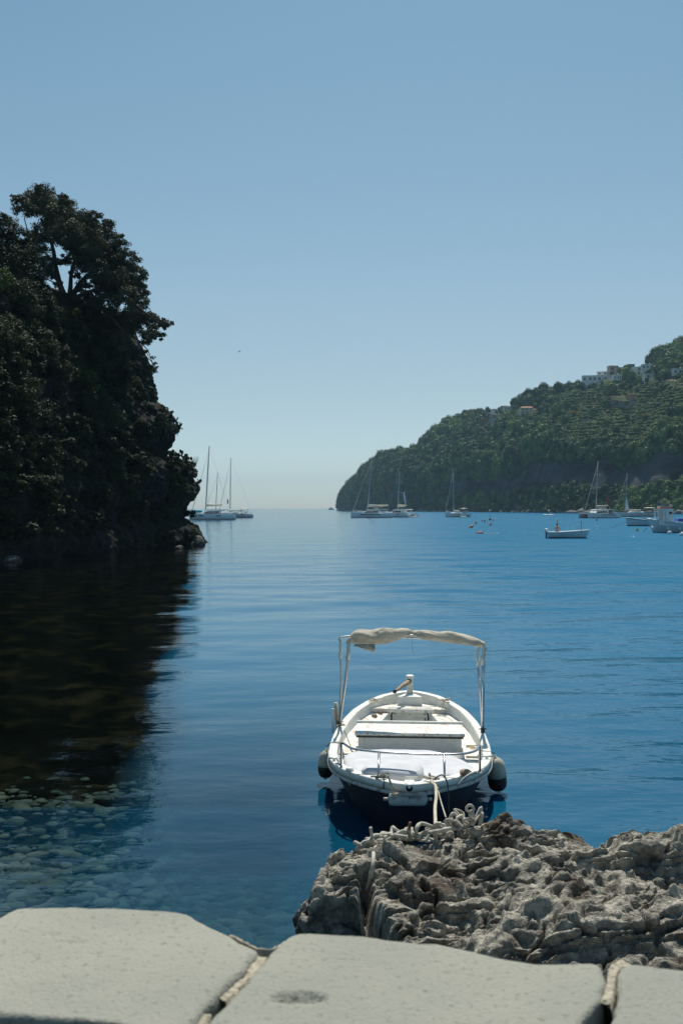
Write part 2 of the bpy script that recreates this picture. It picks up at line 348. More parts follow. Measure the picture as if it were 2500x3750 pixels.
bed = link('sea_bed', mesh_np('sea_bed', np.stack([GX, GY, np.minimum(GZ, -0.12)], -1).reshape(-1, 3), grid_faces(260, 520), M['bed'], True))
bm_ = M['bed'].node_tree; bn = bm_.nodes; pb_ = bn['Principled BSDF']; src_ = pb_.inputs['Base Color'].links[0].from_socket
at_ = bn.new('ShaderNodeAttribute'); at_.attribute_name = 'weed_and_reflection'; xm_ = bn.new('ShaderNodeMix'); xm_.data_type = 'RGBA'; bm_.links.new(at_.outputs['Fac'], xm_.inputs[0]); bm_.links.new(src_, xm_.inputs[6])
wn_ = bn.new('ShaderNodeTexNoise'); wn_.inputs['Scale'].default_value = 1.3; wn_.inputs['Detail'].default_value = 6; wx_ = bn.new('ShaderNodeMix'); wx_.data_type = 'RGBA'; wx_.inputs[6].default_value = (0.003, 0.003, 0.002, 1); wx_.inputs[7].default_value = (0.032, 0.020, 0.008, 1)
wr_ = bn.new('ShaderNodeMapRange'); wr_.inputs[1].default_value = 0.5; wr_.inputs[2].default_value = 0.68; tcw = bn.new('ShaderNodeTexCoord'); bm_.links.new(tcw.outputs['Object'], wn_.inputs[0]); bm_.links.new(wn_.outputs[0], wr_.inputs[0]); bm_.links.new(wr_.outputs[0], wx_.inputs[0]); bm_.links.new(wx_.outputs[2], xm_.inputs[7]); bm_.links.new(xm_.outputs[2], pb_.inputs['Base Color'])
aw = bed.data.attributes.new('weed_and_reflection', 'FLOAT', 'POINT'); aw.data.foreach_set('value', weed_and_reflection.reshape(-1).astype(np.float32))
pb_.inputs['Specular IOR Level'].default_value = 0.0
props(bed, 'stony sea bed under the clear shallows', 'sea bed', kind='structure')
deepbed = MB().add([(-7600, 120, -9.6), (7600, 120, -9.6), (7600, 6600, -9.6), (-7600, 6600, -9.6), (-7600, 120, -9.6), (-7600, 0, -9.6), (-26, 0, -9.6), (-26, 120, -9.6), (14, 0, -9.6), (7600, 0, -9.6), (14, 120, -9.6)], [(0, 1, 2, 3), (4, 5, 6, 7), (10, 8, 9, 1)]).build('deep_sea_bed', M['bed'])
props(deepbed, 'dark deep sea bed far out', 'sea bed', kind='structure')

# cobbles lying on it: the 300 nearest each on its own, the rest together
M['cobble'] = []
for i, (c, c2) in enumerate([((0.12, 0.11, 0.09), (0.07, 0.068, 0.055)), ((0.09, 0.095, 0.07), (0.055, 0.06, 0.04)), ((0.16, 0.13, 0.09), (0.09, 0.075, 0.05)), ((0.065, 0.07, 0.055), (0.035, 0.04, 0.03))]):
    M['cobble'].append(mat('cobble_%s' % 'abcd'[i], c, 0.85, c2, 5, 0.4, 0.62, 0.4, 14, spec=0.0))
def pebble(seed, sub=2, amp=0.22, flat=0.62):
    import bmesh
    bm = bmesh.new(); bmesh.ops.create_icosphere(bm, subdivisions=sub, radius=1.0)
    v = np.array([x.co[:] for x in bm.verts]); f = np.array([[x.index for x in p.verts] for p in bm.faces]); bm.free()
    v = v * (1 + amp * fbm(v * 1.1, 2, seed))[:, None]; v[:, 2] *= flat; return v, f
pebs = [pebble(s) for s in range(8)]
peb_me = [mesh_np('cobble', v, f, M['cobble'][i % 4], True) for i, (v, f) in enumerate(pebs)]
pts = []
pr = np.random.default_rng(12)
while len(pts) < 9500:
    y = 5.8 + 13.0 * pr.random() ** 1.2; x = pr.uniform(-0.38 * y, 0.13 * y)
    if x > -0.30 and y < 9.2: continue
    if x > 0.5 and y < 14.5 : continue
    if -x > 0.6 + 0.112 * y and y > 10.5 + 3.5 * pr.random(): continue
    r = 0.028 + 0.085 * pr.random() ** 2.6
    pts.append((x, y, r))
pts.sort(key=lambda t: -(t[2] / t[1]))
def bedz(x, y):
    i = int(round((x + 26) / 40 * 259)); j = int(round((y - 1) / 119 * 519)); return min(GZ[i, j], -0.12)
jv, jf, jm, off = [], [], [], 0
for k, (x, y, r) in enumerate(pts):
    e = (r * pr.uniform(1.0, 1.6), r * pr.uniform(0.8, 1.1), r * pr.uniform(0.5, 0.75)); rz = pr.uniform(0, 3.14); i = int(pr.integers(0, 8))
    if k < 300: link('cobble', peb_me[i], bed, (x, y, bedz(x, y) + r * 0.25), (0, 0, rz), e)
    else:
        v, f = pebs[i]; c, s = math.cos(rz), math.sin(rz); w = v * np.array(e); w = np.stack([w[:, 0] * c - w[:, 1] * s + x, w[:, 0] * s + w[:, 1] * c + y, w[:, 2] + bedz(x, y) + r * 0.25], -1)
        jv.append(w); jf.append(f + off); jm.append(np.full(len(f), i % 4)); off += len(v)
o = link('cobbles', mesh_np('cobbles', np.concatenate(jv), np.concatenate(jf), M['cobble'], True, np.concatenate(jm)), bed); o['kind'] = 'stuff'

# ================================================================ FOLIAGE
def leafmat(name, c1, c2, trans=0.3, scale=0.5, rnd=0.35):
    m = bpy.data.materials.new(name); m.use_nodes = True; nt = m.node_tree; n = nt.nodes; L = nt.links; b = n['Principled BSDF']
    tc = n.new('ShaderNodeTexCoord'); t = n.new('ShaderNodeTexNoise'); t.inputs['Scale'].default_value = scale; t.inputs['Detail'].default_value = 3; L.new(tc.outputs['Object'], t.inputs[0])
    oi = n.new('ShaderNodeObjectInfo'); ma = n.new('ShaderNodeMath'); ma.operation = 'MULTIPLY_ADD'; ma.inputs[1].default_value = rnd; L.new(oi.outputs['Random'], ma.inputs[0])
    mr = n.new('ShaderNodeMapRange'); mr.inputs[1].default_value = 0.3; mr.inputs[2].default_value = 0.7; mr.inputs[3].default_value = -rnd / 2; mr.inputs[4].default_value = 1 - rnd / 2
    L.new(t.outputs[0], mr.inputs[0]); L.new(mr.outputs[0], ma.inputs[2]); ma.use_clamp = True
    x = n.new('ShaderNodeMix'); x.data_type = 'RGBA'; x.inputs[6].default_value = (*c1, 1); x.inputs[7].default_value = (*c2, 1); L.new(ma.outputs[0], x.inputs[0])
    L.new(x.outputs[2], b.inputs['Base Color']); b.inputs['Roughness'].default_value = 0.6; b.inputs['Specular IOR Level'].default_value = 0.12
    tr = n.new('ShaderNodeBsdfTranslucent'); L.new(x.outputs[2], tr.inputs[0]); mx = n.new('ShaderNodeMixShader'); mx.inputs[0].default_value = trans
    L.new(b.outputs[0], mx.inputs[1]); L.new(tr.outputs[0], mx.inputs[2]); L.new(mx.outputs[0], n['Material Output'].inputs[0]); return m
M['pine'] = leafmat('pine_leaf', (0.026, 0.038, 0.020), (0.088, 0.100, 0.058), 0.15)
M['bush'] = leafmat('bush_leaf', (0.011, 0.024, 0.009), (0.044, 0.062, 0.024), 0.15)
M['bush_yellow'] = leafmat('bush_yellow_leaf', (0.05, 0.055, 0.008), (0.13, 0.115, 0.012), 0.25)
M['bush_green'] = leafmat('bush_green_leaf', (0.02, 0.05, 0.010), (0.06, 0.11, 0.02), 0.25)
M['cactus'] = leafmat('cactus_pad', (0.035, 0.050, 0.022), (0.085, 0.095, 0.05), 0.0)
M['bark'] = mat('bark', (0.055, 0.045, 0.035), 0.9, (0.03, 0.025, 0.02), 8)
M['hill_leaf'] = leafmat('hill_leaf', (0.030, 0.082, 0.024), (0.235, 0.310, 0.078), 0.10, 0.15, 0.8)
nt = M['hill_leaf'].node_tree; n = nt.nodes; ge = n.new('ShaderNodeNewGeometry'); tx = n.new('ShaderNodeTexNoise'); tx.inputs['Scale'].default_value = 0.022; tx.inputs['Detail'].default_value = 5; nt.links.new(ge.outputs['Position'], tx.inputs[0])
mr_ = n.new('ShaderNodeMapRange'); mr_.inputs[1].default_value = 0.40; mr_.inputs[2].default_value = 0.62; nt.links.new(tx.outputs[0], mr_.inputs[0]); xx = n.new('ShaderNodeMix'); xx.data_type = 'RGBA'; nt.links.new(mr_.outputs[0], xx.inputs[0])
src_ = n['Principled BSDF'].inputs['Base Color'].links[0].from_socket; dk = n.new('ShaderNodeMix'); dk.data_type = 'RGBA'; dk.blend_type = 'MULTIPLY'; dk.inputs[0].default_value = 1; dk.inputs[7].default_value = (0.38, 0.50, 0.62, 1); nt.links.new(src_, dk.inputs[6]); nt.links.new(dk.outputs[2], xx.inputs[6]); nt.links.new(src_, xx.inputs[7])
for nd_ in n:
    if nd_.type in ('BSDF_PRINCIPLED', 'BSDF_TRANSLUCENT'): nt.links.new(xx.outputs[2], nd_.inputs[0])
M['hill_yellow'] = leafmat('hill_broom', (0.16, 0.14, 0.02), (0.30, 0.22, 0.03), 0.1)
M['vine_leaf'] = leafmat('vine_leaf', (0.07, 0.13, 0.025), (0.15, 0.21, 0.05), 0.15, 0.1, 0.5)

def leaf_cloud(blobs, per_m2, size, seed, sub=14, aspect=0.5):
    """small leaf faces gathered in tufts on the shell of each blob (x, y, z, r)"""
    r_ = np.random.default_rng(seed); cs = []
    for (x, y, z, r) in blobs:
        area = 4 * math.pi * r * r; nl = int(area * per_m2)
        ns = max(4, int(sub * (r ** 1.2) * 2))
        d = r_.normal(size=(ns, 3)); d /= np.linalg.norm(d, axis=1)[:, None]; d[:, 2] = d[:, 2] * 0.85 + 0.1
        sc_ = np.array([x, y, z]) + d * r * r_.uniform(0.55, 0.92, (ns, 1)); sr = r * r_.uniform(0.24, 0.42, ns)
        pick = r_.integers(0, ns, nl); e = r_.normal(size=(nl, 3)); e /= np.linalg.norm(e, axis=1)[:, None]
        p = sc_[pick] + e * (sr[pick] * r_.uniform(0.45, 1.08, nl))[:, None] * np.array([1, 1, 0.8])
        cs.append(np.concatenate([p, e + d[pick] * 0.5 + np.array([0, 0, 0.25])], 1))
    a = np.concatenate(cs); p, nn = a[:, :3], a[:, 3:]
    nn = nn + r_.normal(size=nn.shape) * 0.85; nn /= np.linalg.norm(nn, axis=1)[:, None]
    t = np.cross(nn, r_.normal(size=nn.shape)); t /= np.linalg.norm(t, axis=1)[:, None]; b = np.cross(nn, t)
    s = size * r_.uniform(0.6, 1.35, (len(p), 1)); w = s * aspect
    v = np.stack([p - t * s - b * w * 0.3, p - b * w, p + t * s + b * 0.2 * w, p + b * w], 1).reshape(-1, 3)
    return v, np.arange(len(v)).reshape(-1, 4)

# ================================================================ LEFT HEADLAND
path = np.array([(-46, 34), (-36, 40), (-27, 50), (-22.5, 56), (-19.9, 60), (-18.6, 66), (-17.9, 72), (-16.5, 80), (-14.6, 87), (-13.0, 92), (-12.35, 96), (-13.2, 101), (-17, 109), (-25, 117), (-38, 124), (-52, 128)], float)
seg = np.concatenate([[0], np.cumsum(np.linalg.norm(np.diff(path, axis=0), axis=1))]); NU, NV = 420, 190
su = np.concatenate([np.linspace(0, seg[4], 60)[:-1], np.linspace(seg[4], seg[11], 280)[:-1], np.linspace(seg[11], seg[-1], 82)])
pu = np.stack([np.interp(su, seg, path[:, 0]), np.interp(su, seg, path[:, 1])], -1)
NU = len(su)
ker = np.ones(9) / 9; pu = np.stack([np.convolve(np.pad(pu[:, k], 4, mode='edge'), ker, 'valid') for k in (0, 1)], -1)
ctr = np.stack([np.full(NU, -46.0), np.clip(pu[:, 1], 62, 92)], -1); dirv = ctr - pu; dl = np.linalg.norm(dirv, axis=1)[:, None]; dirv /= dl
zz = np.concatenate([np.linspace(-3, 0, 12)[:-1], np.linspace(0, 16, 118)[:-1], np.linspace(16, 23.5, 50)])
NV = len(zz)
ins = np.interp(zz, [-3, 0, 0.9, 1.6, 2.3, 3.4, 4.6, 5.4, 6.4, 7.3, 7.7, 7.95, 8.3, 9.2, 10.4, 11.6, 12.6, 13.2, 15, 18, 21, 22.5, 23.2, 23.5], [0.2, 0.9, 0.9, 1.5, 2.6, 2.5, 1.6, 1.7, 1.7, 1.9, 2.6, 3.9, 4.4, 3.9, 3.3, 3.6, 4.5, 5.2, 5.6, 6.4, 8.2, 12, 18, 30])
wt = np.exp(-((su - seg[10]) / 26.0) ** 2)                         # ledges fade out away from the point
ins2 = wt[:, None] * ins[None, :] + (1 - wt[:, None]) * (np.interp(zz, [-3, 0, 4, 9, 15, 21, 22.5, 23.5], [0.2, 0.6, 0.8, 1.5, 3.2, 7.0, 11, 24])[None, :])
PX = pu[:, None, :] + dirv[:, None, :] * ins2[:, :, None]
hv = np.concatenate([PX, np.broadcast_to(zz[None, :, None], (NU, NV, 1))], -1)
nz = fbm(hv * np.array([0.35, 0.35, 0.45]), 5, 41, 0.55); n2 = ridged(hv * np.array([0.9, 0.9, 1.6]), 4, 42); _, _, wc = worley(hv * 0.55, 44)
disp = -(1.2 * nz + 0.35 * n2 + 0.4 * (wc - 0.5)); hv[..., :2] += dirv[:, None, :] * disp[..., None] * np.clip(zz + 3.2, 0, 1)[None, :, None]
hv[..., 2] += 0.35 * fbm(hv * 0.8 + 9, 3, 47)
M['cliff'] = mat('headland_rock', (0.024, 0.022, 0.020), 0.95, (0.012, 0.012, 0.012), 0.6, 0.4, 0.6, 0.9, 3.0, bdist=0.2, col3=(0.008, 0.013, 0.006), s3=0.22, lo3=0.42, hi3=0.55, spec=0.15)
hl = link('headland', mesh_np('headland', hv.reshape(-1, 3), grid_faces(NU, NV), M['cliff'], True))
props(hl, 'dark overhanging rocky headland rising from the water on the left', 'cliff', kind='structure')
vx_ = hv.reshape(-1, 3); vpx, vpy = 1250 + vx_[:, 0] / vx_[:, 1] * F, HY - (vx_[:, 2] - H) / vx_[:, 1] * F
def on_cliff(px, py, rad=14):
    m_ = (np.abs(vpx - px) < rad) & (np.abs(vpy - py) < rad) & (vx_[:, 0] < 0)
    return float(np.percentile(vx_[m_, 1], 8)) if m_.any() else None
def Dpx(px): return float(np.interp(px, [0, 300, 500, 700, 760], [61, 72, 80, 90, 93]))
def blobs_px(lst, D, jit, seed):
    r_ = np.random.default_rng(seed); o = []
    for (px, py, r) in lst:
        d = D + r_.uniform(-jit, jit); p = P(px, py, d); rr = r / F * d; o.append((p.x, p.y, p.z, rr))
        if r > 55: p2 = P(px + r_.uniform(-20, 20), py + r_.uniform(-10, 20), d + jit * 0.8 + rr); o.append((p2.x, p2.y, p2.z, rr * 0.9))
    return o
def plant(name, label, cat, lst, D, jit, m, seed, per=62, size=0.15, trunks=(), group=None, base=None):
    bl = blobs_px(lst, D, jit, seed); bx = np.array(bl)
    b0 = Vector(base) if base else Vector((bx[:, 0].mean(), bx[:, 1].mean(), (bx[:, 2] - bx[:, 3]).min()))
    t = thing(name, label, cat, b0, group=group)
    v, f = leaf_cloud(bl, per, size, seed); v = v - np.array(b0[:])
    link('crown' if name.endswith('tree') else 'foliage', mesh_np(name + '_leaves', v, f, m), t)
    if trunks:
        b = MB()
        for pts_, r0, r1 in trunks:
            pp = [P(a_, b_, D + c_) - b0 for (a_, b_, c_) in pts_]; pp = bez(pp, 5); b.tube(pp, list(np.linspace(r0, r1, len(pp))), 7)
        b.build('trunk' if name.endswith('tree') else 'stem', M['bark'], t)
    return t
T1 = [(160, 745, 70), (95, 762, 48), (230, 790, 66), (305, 830, 64), (385, 832, 38), (400, 890, 52), (250, 865, 72), (170, 850, 52), (330, 915, 72), (410, 955, 50), (478, 955, 46), (500, 1005, 42), (435, 1035, 55), (355, 985, 52), (270, 950, 34), (520, 1065, 32), (470, 1095, 55), (395, 1110, 52),
      (550, 1180, 42), (603, 1192, 28), (485, 1175, 58), (405, 1190, 62), (540, 1240, 36), (585, 1232, 22), (445, 1255, 46), (145, 930, 46), (210, 800, 54), (345, 860, 48), (290, 905, 50), (440, 905, 36), (330, 1140, 34), (128, 870, 40), (510, 1110, 40), (150, 700, 26), (240, 740, 30), (345, 795, 30), (60, 730, 22), (440, 880, 26), (150, 1000, 48), (105, 1040, 50), (175, 965, 34), (350, 1085, 44), (300, 965, 44), (235, 955, 30), (405, 1040, 60), (155, 1055, 38), (215, 1040, 20), (305, 1058, 32), (272, 1008, 24), (190, 1010, 24), (335, 1035, 30), (460, 1040, 50), (500, 1060, 40), (440, 990, 50), (380, 940, 60), (532, 1010, 20), (620, 1185, 18), (560, 1215, 30)]
plant('pine_tree', 'tall spreading pine at the top of the headland, its forked trunk against the sky', 'tree', T1, 86, 2.6, M['pine'], 51, 175, 0.085,
      [([(248, 1250, 0), (250, 1150, 0), (246, 1110, 0), (222, 1050, -.5), (205, 980, 0), (192, 900, .5), (150, 800, 0)], 0.42, 0.10),
       ([(252, 1120, 0), (272, 1075, .4), (300, 1030, 0), (345, 985, 0), (400, 920, 0)], 0.30, 0.07), ([(250, 1125, 0), (258, 1060, .5), (262, 1000, 1), (280, 900, 1), (235, 800, 1)], 0.26, 0.06),
       ([(262, 1105, 0), (300, 1080, -.5), (380, 1062, -1), (480, 1110, -1), (600, 1195, -1)], 0.24, 0.05), ([(215, 1030, -.5), (170, 985, 0), (130, 940, 0), (90, 800, .5)], 0.15, 0.04),
       ([(330, 1070, -1), (420, 1180, -1), (480, 1260, -1), (520, 1330, -1), (552, 1392, -1)], 0.15, 0.03), ([(470, 1250, -1), (540, 1310, -1), (565, 1330, -1)], 0.06, 0.02), ([(500, 1300, -1), (512, 1350, -1), (548, 1380, -1)], 0.05, 0.02),
       ([(440, 1210, -1), (500, 1240, -1), (545, 1290, -1), (560, 1345, -1)], 0.07, 0.02), ([(200, 960, 0), (140, 900, 0), (100, 860, 0)], 0.09, 0.03), ([(222, 1050, 0), (180, 1025, 0), (140, 1010, 0)], 0.07, 0.02)])
plant('pine_tree', 'dark rounded evergreen left of the forked pine, cut by the left edge', 'tree', [(20, 830, 52), (72, 872, 50), (0, 900, 80), (100, 945, 62), (35, 965, 80), (112, 1000, 42), (-60, 860, 90), (-120, 950, 110), (75, 925, 50), (10, 800, 30)], 78, 2.2, M['bush'], 52, 150, 0.08, [([(60, 1130, 0), (55, 1000, 0), (40, 900, 0)], 0.35, 0.1)])
plant('hanging_branch', 'sparse drooping branch end hanging below the pine crown over the water', 'branch', [(500, 1300, 20), (530, 1335, 15), (553, 1365, 15), (548, 1392, 13), (570, 1335, 10), (512, 1345, 10), (530, 1290, 16), (562, 1310, 9)], 85, 0.6, M['pine'], 53, 46, 0.12, [([(505, 1280, 0), (520, 1330, 0), (548, 1392, 0)], 0.04, 0.02), ([(530, 1280, 0), (556, 1320, 0), (570, 1345, 0)], 0.03, 0.02)])
BUSH = [('green shrub at the left edge below the dark evergreen', [(5, 1010, 40), (-40, 1040, 70), (30, 1050, 42)], 'bush_green'),
        ('grey-green rounded shrub below the gap left of the forked trunk', [(60, 1085, 70), (105, 1060, 45), (95, 1120, 60), (10, 1130, 60)], 'bush'),
        ('rounded shrub directly beneath the forked pine trunk', [(165, 1105, 48), (190, 1150, 50), (140, 1160, 60)], 'bush'),
        ('yellow-green shrub glowing beneath the forked pine trunk', [(225, 1150, 26), (250, 1190, 24), (285, 1150, 22), (240, 1220, 24), (205, 1175, 20)], 'bush_yellow'),
        ('olive shrub to the right of the yellow-green shrub', [(310, 1120, 36), (350, 1150, 30), (330, 1190, 50), (375, 1200, 50), (410, 1180, 34)], 'bush'),
        ('broad dark shrub on the slope under the olive shrub', [(330, 1270, 60), (400, 1270, 56), (425, 1300, 44), (370, 1320, 60), (290, 1250, 40)], 'bush'),
        ('dark green shrub at the left edge halfway up the slope', [(30, 1200, 66), (60, 1260, 60), (-30, 1240, 90)], 'bush'),
        ('tall shrub with a domed top left of the slope centre', [(130, 1215, 52), (160, 1260, 58), (110, 1290, 66), (180, 1310, 50)], 'bush'),
        ('wide grey-green shrub on the middle of the slope', [(215, 1300, 44), (200, 1360, 62), (150, 1380, 66), (250, 1370, 40)], 'bush'),
        ('bright-tipped shrub in the middle above the black cliff', [(262, 1325, 22), (280, 1365, 42), (320, 1390, 44), (250, 1400, 46), (345, 1420, 26)], 'bush_green'),
        ('low shrub at the left edge above the black cliff', [(20, 1340, 66), (50, 1400, 66), (-40, 1380, 90), (100, 1430, 56)], 'bush'),
        ('dark shrub on the slope edge under the drooping branch', [(440, 1350, 50), (470, 1400, 40), (420, 1410, 50), (478, 1340, 26), (455, 1450, 46)], 'bush'),
        ('small spiky shrub standing out on the cliff edge above the cactus', [(505, 1408, 20), (525, 1425, 18), (515, 1450, 26), (530, 1460, 18), (490, 1450, 34), (540, 1490, 20)], 'bush'),
        ('scrubby mass hanging on the cliff face under the bright-tipped shrub', [(300, 1480, 60), (380, 1500, 60), (220, 1490, 60), (420, 1540, 50)], 'bush'),
        ('dark ivy mass on the left part of the cliff face', [(40, 1500, 70), (120, 1520, 70), (20, 1600, 70), (100, 1620, 60)], 'bush'),
        ('brown dry shrub beside the cactus on the rock shoulder', [(590, 1530, 22), (570, 1560, 26), (605, 1560, 20), (560, 1590, 24), (595, 1500, 12)], 'bush'),
        ('bright green cushion shrub over the lower overhang', [(640, 1730, 24), (665, 1762, 26), (685, 1790, 20), (650, 1795, 30), (625, 1760, 30)], 'bush_green'),
        ('dry spiky shrub behind the green cushion shrub at the point', [(690, 1690, 18), (705, 1715, 16), (680, 1715, 22), (712, 1740, 12), (705, 1765, 14)], 'bush')]
for i, (lab, lst, m_) in enumerate(BUSH):
    mx = sum(p[0] for p in lst) / len(lst); my = sum(p[1] for p in lst) / len(lst)
    zz_ = H + (HY - my) / F * 80; D_ = Dpx(max(mx, 0)) + float(np.interp(zz_, [3, 9, 14, 18, 24], [0.5, 2.0, 3.5, 5, 8]))
    dc_ = [on_cliff(max(p[0], 4), p[1]) for p in lst]; dc_ = [d_ for d_ in dc_ if d_]
    if dc_: D_ = sum(dc_) / len(dc_) - 0.25
    if mx > 480: D_ = min(D_, 92.5)
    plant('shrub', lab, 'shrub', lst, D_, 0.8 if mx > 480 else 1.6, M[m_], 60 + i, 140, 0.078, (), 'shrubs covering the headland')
# small dark shrubs and ivy clumps clinging to the shaded face: copies of three built ones
ivy = []
for s in range(3):
    r_ = random.Random(200 + s); bl_ = [(r_.uniform(-.7, .7), r_.uniform(-.5, .5), r_.uniform(-.6, .6), r_.uniform(.35, .6)) for _ in range(7)]; v, f = leaf_cloud(bl_, 170, 0.085, 210 + s); ivy.append(mesh_np('ivy_leaves', v, f, M['bush']))
ri = random.Random(31); ni = 0
for k in range(900):
    if ni >= 130: break
    px, py = ri.uniform(-40, 720), ri.uniform(1130, 1960); d_ = on_cliff(px, py, 10)
    if d_ is None: continue
    if py > 1700 and px < 600 and ri.random() < .6: continue
    p = P(px, py, d_ - 0.2); s_ = ri.uniform(0.8, 1.5) * (0.45 if on_cliff(px + 75, py, 10) is None else 1); ni += 1
    props(link('ivy_clump', ivy[ni % 3], None, p, (0, 0, ri.uniform(0, 6)), (s_, s_, s_ * ri.uniform(.7, 1.2))), ('dark leafy clump ' + ('high on the left headland under the trees' if py < 1400 else 'half way down the shaded left cliff' if py < 1700 else 'low on the shaded left cliff above the water') + (' near the picture edge' if px < 240 else ' near its outer end' if px > 500 else ' in its middle')), 'shrub', 'leafy clumps on the shaded cliff face')
# prickly pears on the edge
pm = []
for s in range(3):
    b = MB(); b.lathe([(0.02, -0.17), (0.07, -0.13), (0.115, -0.03), (0.125, 0.05), (0.10, 0.13), (0.05, 0.175), (0.01, 0.185)], 8); me = b.mesh('pad', M['cactus']); me.transform(Matrix.Diagonal((1, 0.25, 1, 1))); me.transform(Matrix.Translation((0, 0, 0.17))); pm.append(me)
def cactus(label, lst, D, seed, nside=3):
    r_ = random.Random(seed); p0 = P(lst[0][0], lst[0][1], D); t = thing('prickly_pear', label, 'cactus', p0, group='prickly pears on the headland edge')
    for (px, py, rr) in lst:
        for k in range(rr):
            p = P(px + r_.gauss(0, 9), py + r_.gauss(0, 10), D + r_.uniform(-.6, .6)) - p0
            for j in range(r_.choice((1, 2, 2))):
                link('pad', pm[0], t, p + Vector((0, 0, 0.28 * j)), (r_.uniform(-.7, .7), r_.uniform(-.8, .8), r_.uniform(0, 3.1)), r_.uniform(0.85, 1.35))
cactus('large prickly pear on the rock shoulder halfway down the headland edge', [(612, 1515, 4), (625, 1545, 6), (600, 1545, 6), (632, 1580, 5), (645, 1590, 3), (580, 1500, 4), (565, 1520, 4), (550, 1480, 4), (545, 1500, 4), (615, 1600, 5), (620, 1570, 5), (585, 1580, 4)], 92.5, 5)
cactus('prickly pear with upright pads above the lower overhang', [(660, 1690, 3), (672, 1685, 3), (682, 1690, 3), (700, 1715, 5), (712, 1745, 5), (722, 1760, 3), (715, 1775, 4), (695, 1700, 4)], 93, 6)
b = MB()
for k in range(7):
    a0 = P(700 + k * 2, 1720, 93); a1 = P(712 + k * 2.5, 1672 + (k % 3) * 7, 93); b.tube([a0, a0.lerp(a1, .6) + Vector((.05, 0, .1)), a1], 0.018, 4)
props(b.build('dry_stalk', M['bark']), 'thin dry flower stalks rising above the cactus at the point', 'stalk')
# boulders at the foot
bo = pebble(5, 3, 0.5, 0.7); M['boulder'] = mat('boulder', (0.10, 0.095, 0.085), 0.9, (0.045, 0.042, 0.04), 1.4, 0.4, 0.62, 0.8, 5, bdist=0.08, col3=(0.34, 0.32, 0.28), s3=1.1, lo3=0.60, hi3=0.66)
bme = mesh_np('boulder', bo[0], bo[1], M['boulder'], False)
for (px, py, w, h, lab) in [(40, 2052, 44, 22, 'low pale-topped boulder in the black water at the left edge'), (728, 1992, 26, 34, 'dark boulder at the foot of the point where the water brightens'), (690, 1985, 26, 30, 'round boulder behind the one at the foot of the point'), (742, 1990, 9, 13, 'small dark rock at the very tip of the headland foot'), (655, 2004, 20, 12, 'flat rock awash inside the foot of the point')]:
    D_ = 12000 / (py + 6 - HY); o = link('boulder', bme, None, ((px - 1250) / F * D_, D_, 0), (0.1, 0.1, px * 0.1), (w / F * D_, w / F * D_ * 0.8, h / F * D_ * 1.2)); props(o, lab, 'rock', 'boulders at the headland foot')

# ================================================================ RIGHT HILL
sil = np.array([(1233, 1867), (1238, 1858), (1243, 1838), (1255, 1815), (1270, 1790), (1300, 1757), (1340, 1712), (1400, 1670), (1450, 1655), (1530, 1642), (1542, 1622), (1580, 1580), (1640, 1536), (1700, 1515), (1760, 1504), (1830, 1480), (1900, 1463), (1940, 1440), (2000, 1425), (2100, 1405), (2140, 1392), (2240, 1350), (2340, 1325), (2380, 1305), (2400, 1282), (2460, 1256), (2500, 1240), (2700, 1160), (3200, 1010), (3800, 960)], float)
pxs = np.concatenate([np.linspace(1233, 1300, 30)[:-1], np.linspace(1300, 2520, 420)[:-1], np.linspace(2520, 3800, 90)]); U = len(pxs)
Ds = np.interp(pxs, [1233, 1300, 1400, 1500, 1700, 1900, 2100, 2300, 2500, 2800, 3200, 3800], [1620, 1380, 1180, 1040, 880, 750, 650, 590, 548, 500, 450, 420])
wd = np.interp(pxs, [1233, 1260, 1300, 1400, 1640, 2000, 2500, 3800], [6, 30, 70, 120, 200, 280, 370, 600])
ycl = np.interp(pxs, [1233, 1300, 1400, 1500, 1700, 1900, 2100, 2300, 2500, 3800], [1866.5, 1800, 1762, 1735, 1672, 1640, 1622, 1600, 1585, 1500])
vv = np.concatenate([np.linspace(0, 0.13, 70)[:-1], np.linspace(0.13, 1.0, 190)[:-1], np.linspace(1.0, 1.6, 16)]); V = len(vv)
DR = Ds + wd; ZR = H + (HY - np.interp(pxs, sil[:, 0], sil[:, 1])) / F * DR - np.interp(pxs, [1233, 1300, 1500], [0.2, 2, 4.0]); ZR = np.maximum(ZR, 0.4)
cw = 1 + 0.30 * fbm(np.stack([pxs / 130, 0 * pxs, 0 * pxs], -1), 3, 61); ZC = np.minimum((H + (HY - ycl) / F * (Ds + 0.13 * wd)) * cw, ZR * 0.92)
D2 = Ds[:, None] + wd[:, None] * vv[None, :]
tc_ = np.clip(vv / 0.13, 0, 1); cl = 0.10 * tc_ ** 0.6 + 0.90 * tc_ ** 1.5
tu = np.clip((vv - 0.13) / 0.87, 0, 1); up = 0.86 * tu + 0.14 * np.sin(tu * math.pi / 2)
Z2 = np.where(vv[None, :] <= 0.13, ZC[:, None] * cl[None, :], ZC[:, None] + (ZR - ZC)[:, None] * up[None, :])
Z2 = np.where(vv[None, :] > 1, ZR[:, None] * (1 - 0.5 * (vv[None, :] - 1)), Z2)
X2 = (pxs[:, None] - 1250) / F * D2
hill = np.stack([X2, D2 + 0 * X2, Z2], -1)
lon = np.stack([hill[..., 0] / 70, hill[..., 1] / 70, np.zeros_like(X2)], -1)
env = np.clip(1 - np.abs(vv - 0.25) / 0.75, 0, 1)[None, :]
hill[..., 1] += 26 * fbm(lon, 4, 71) * np.clip(wd / 200, 0, 1)[:, None] * np.clip(1.2 - vv, 0, 1)[None, :]
bump_ = ridged(lon * 1.7, 4, 73) * 9 * np.clip(vv * (1 - vv) * 4, 0, 1)[None, :] * np.clip(wd / 200, 0, 1)[:, None]
hill[..., 2] += bump_
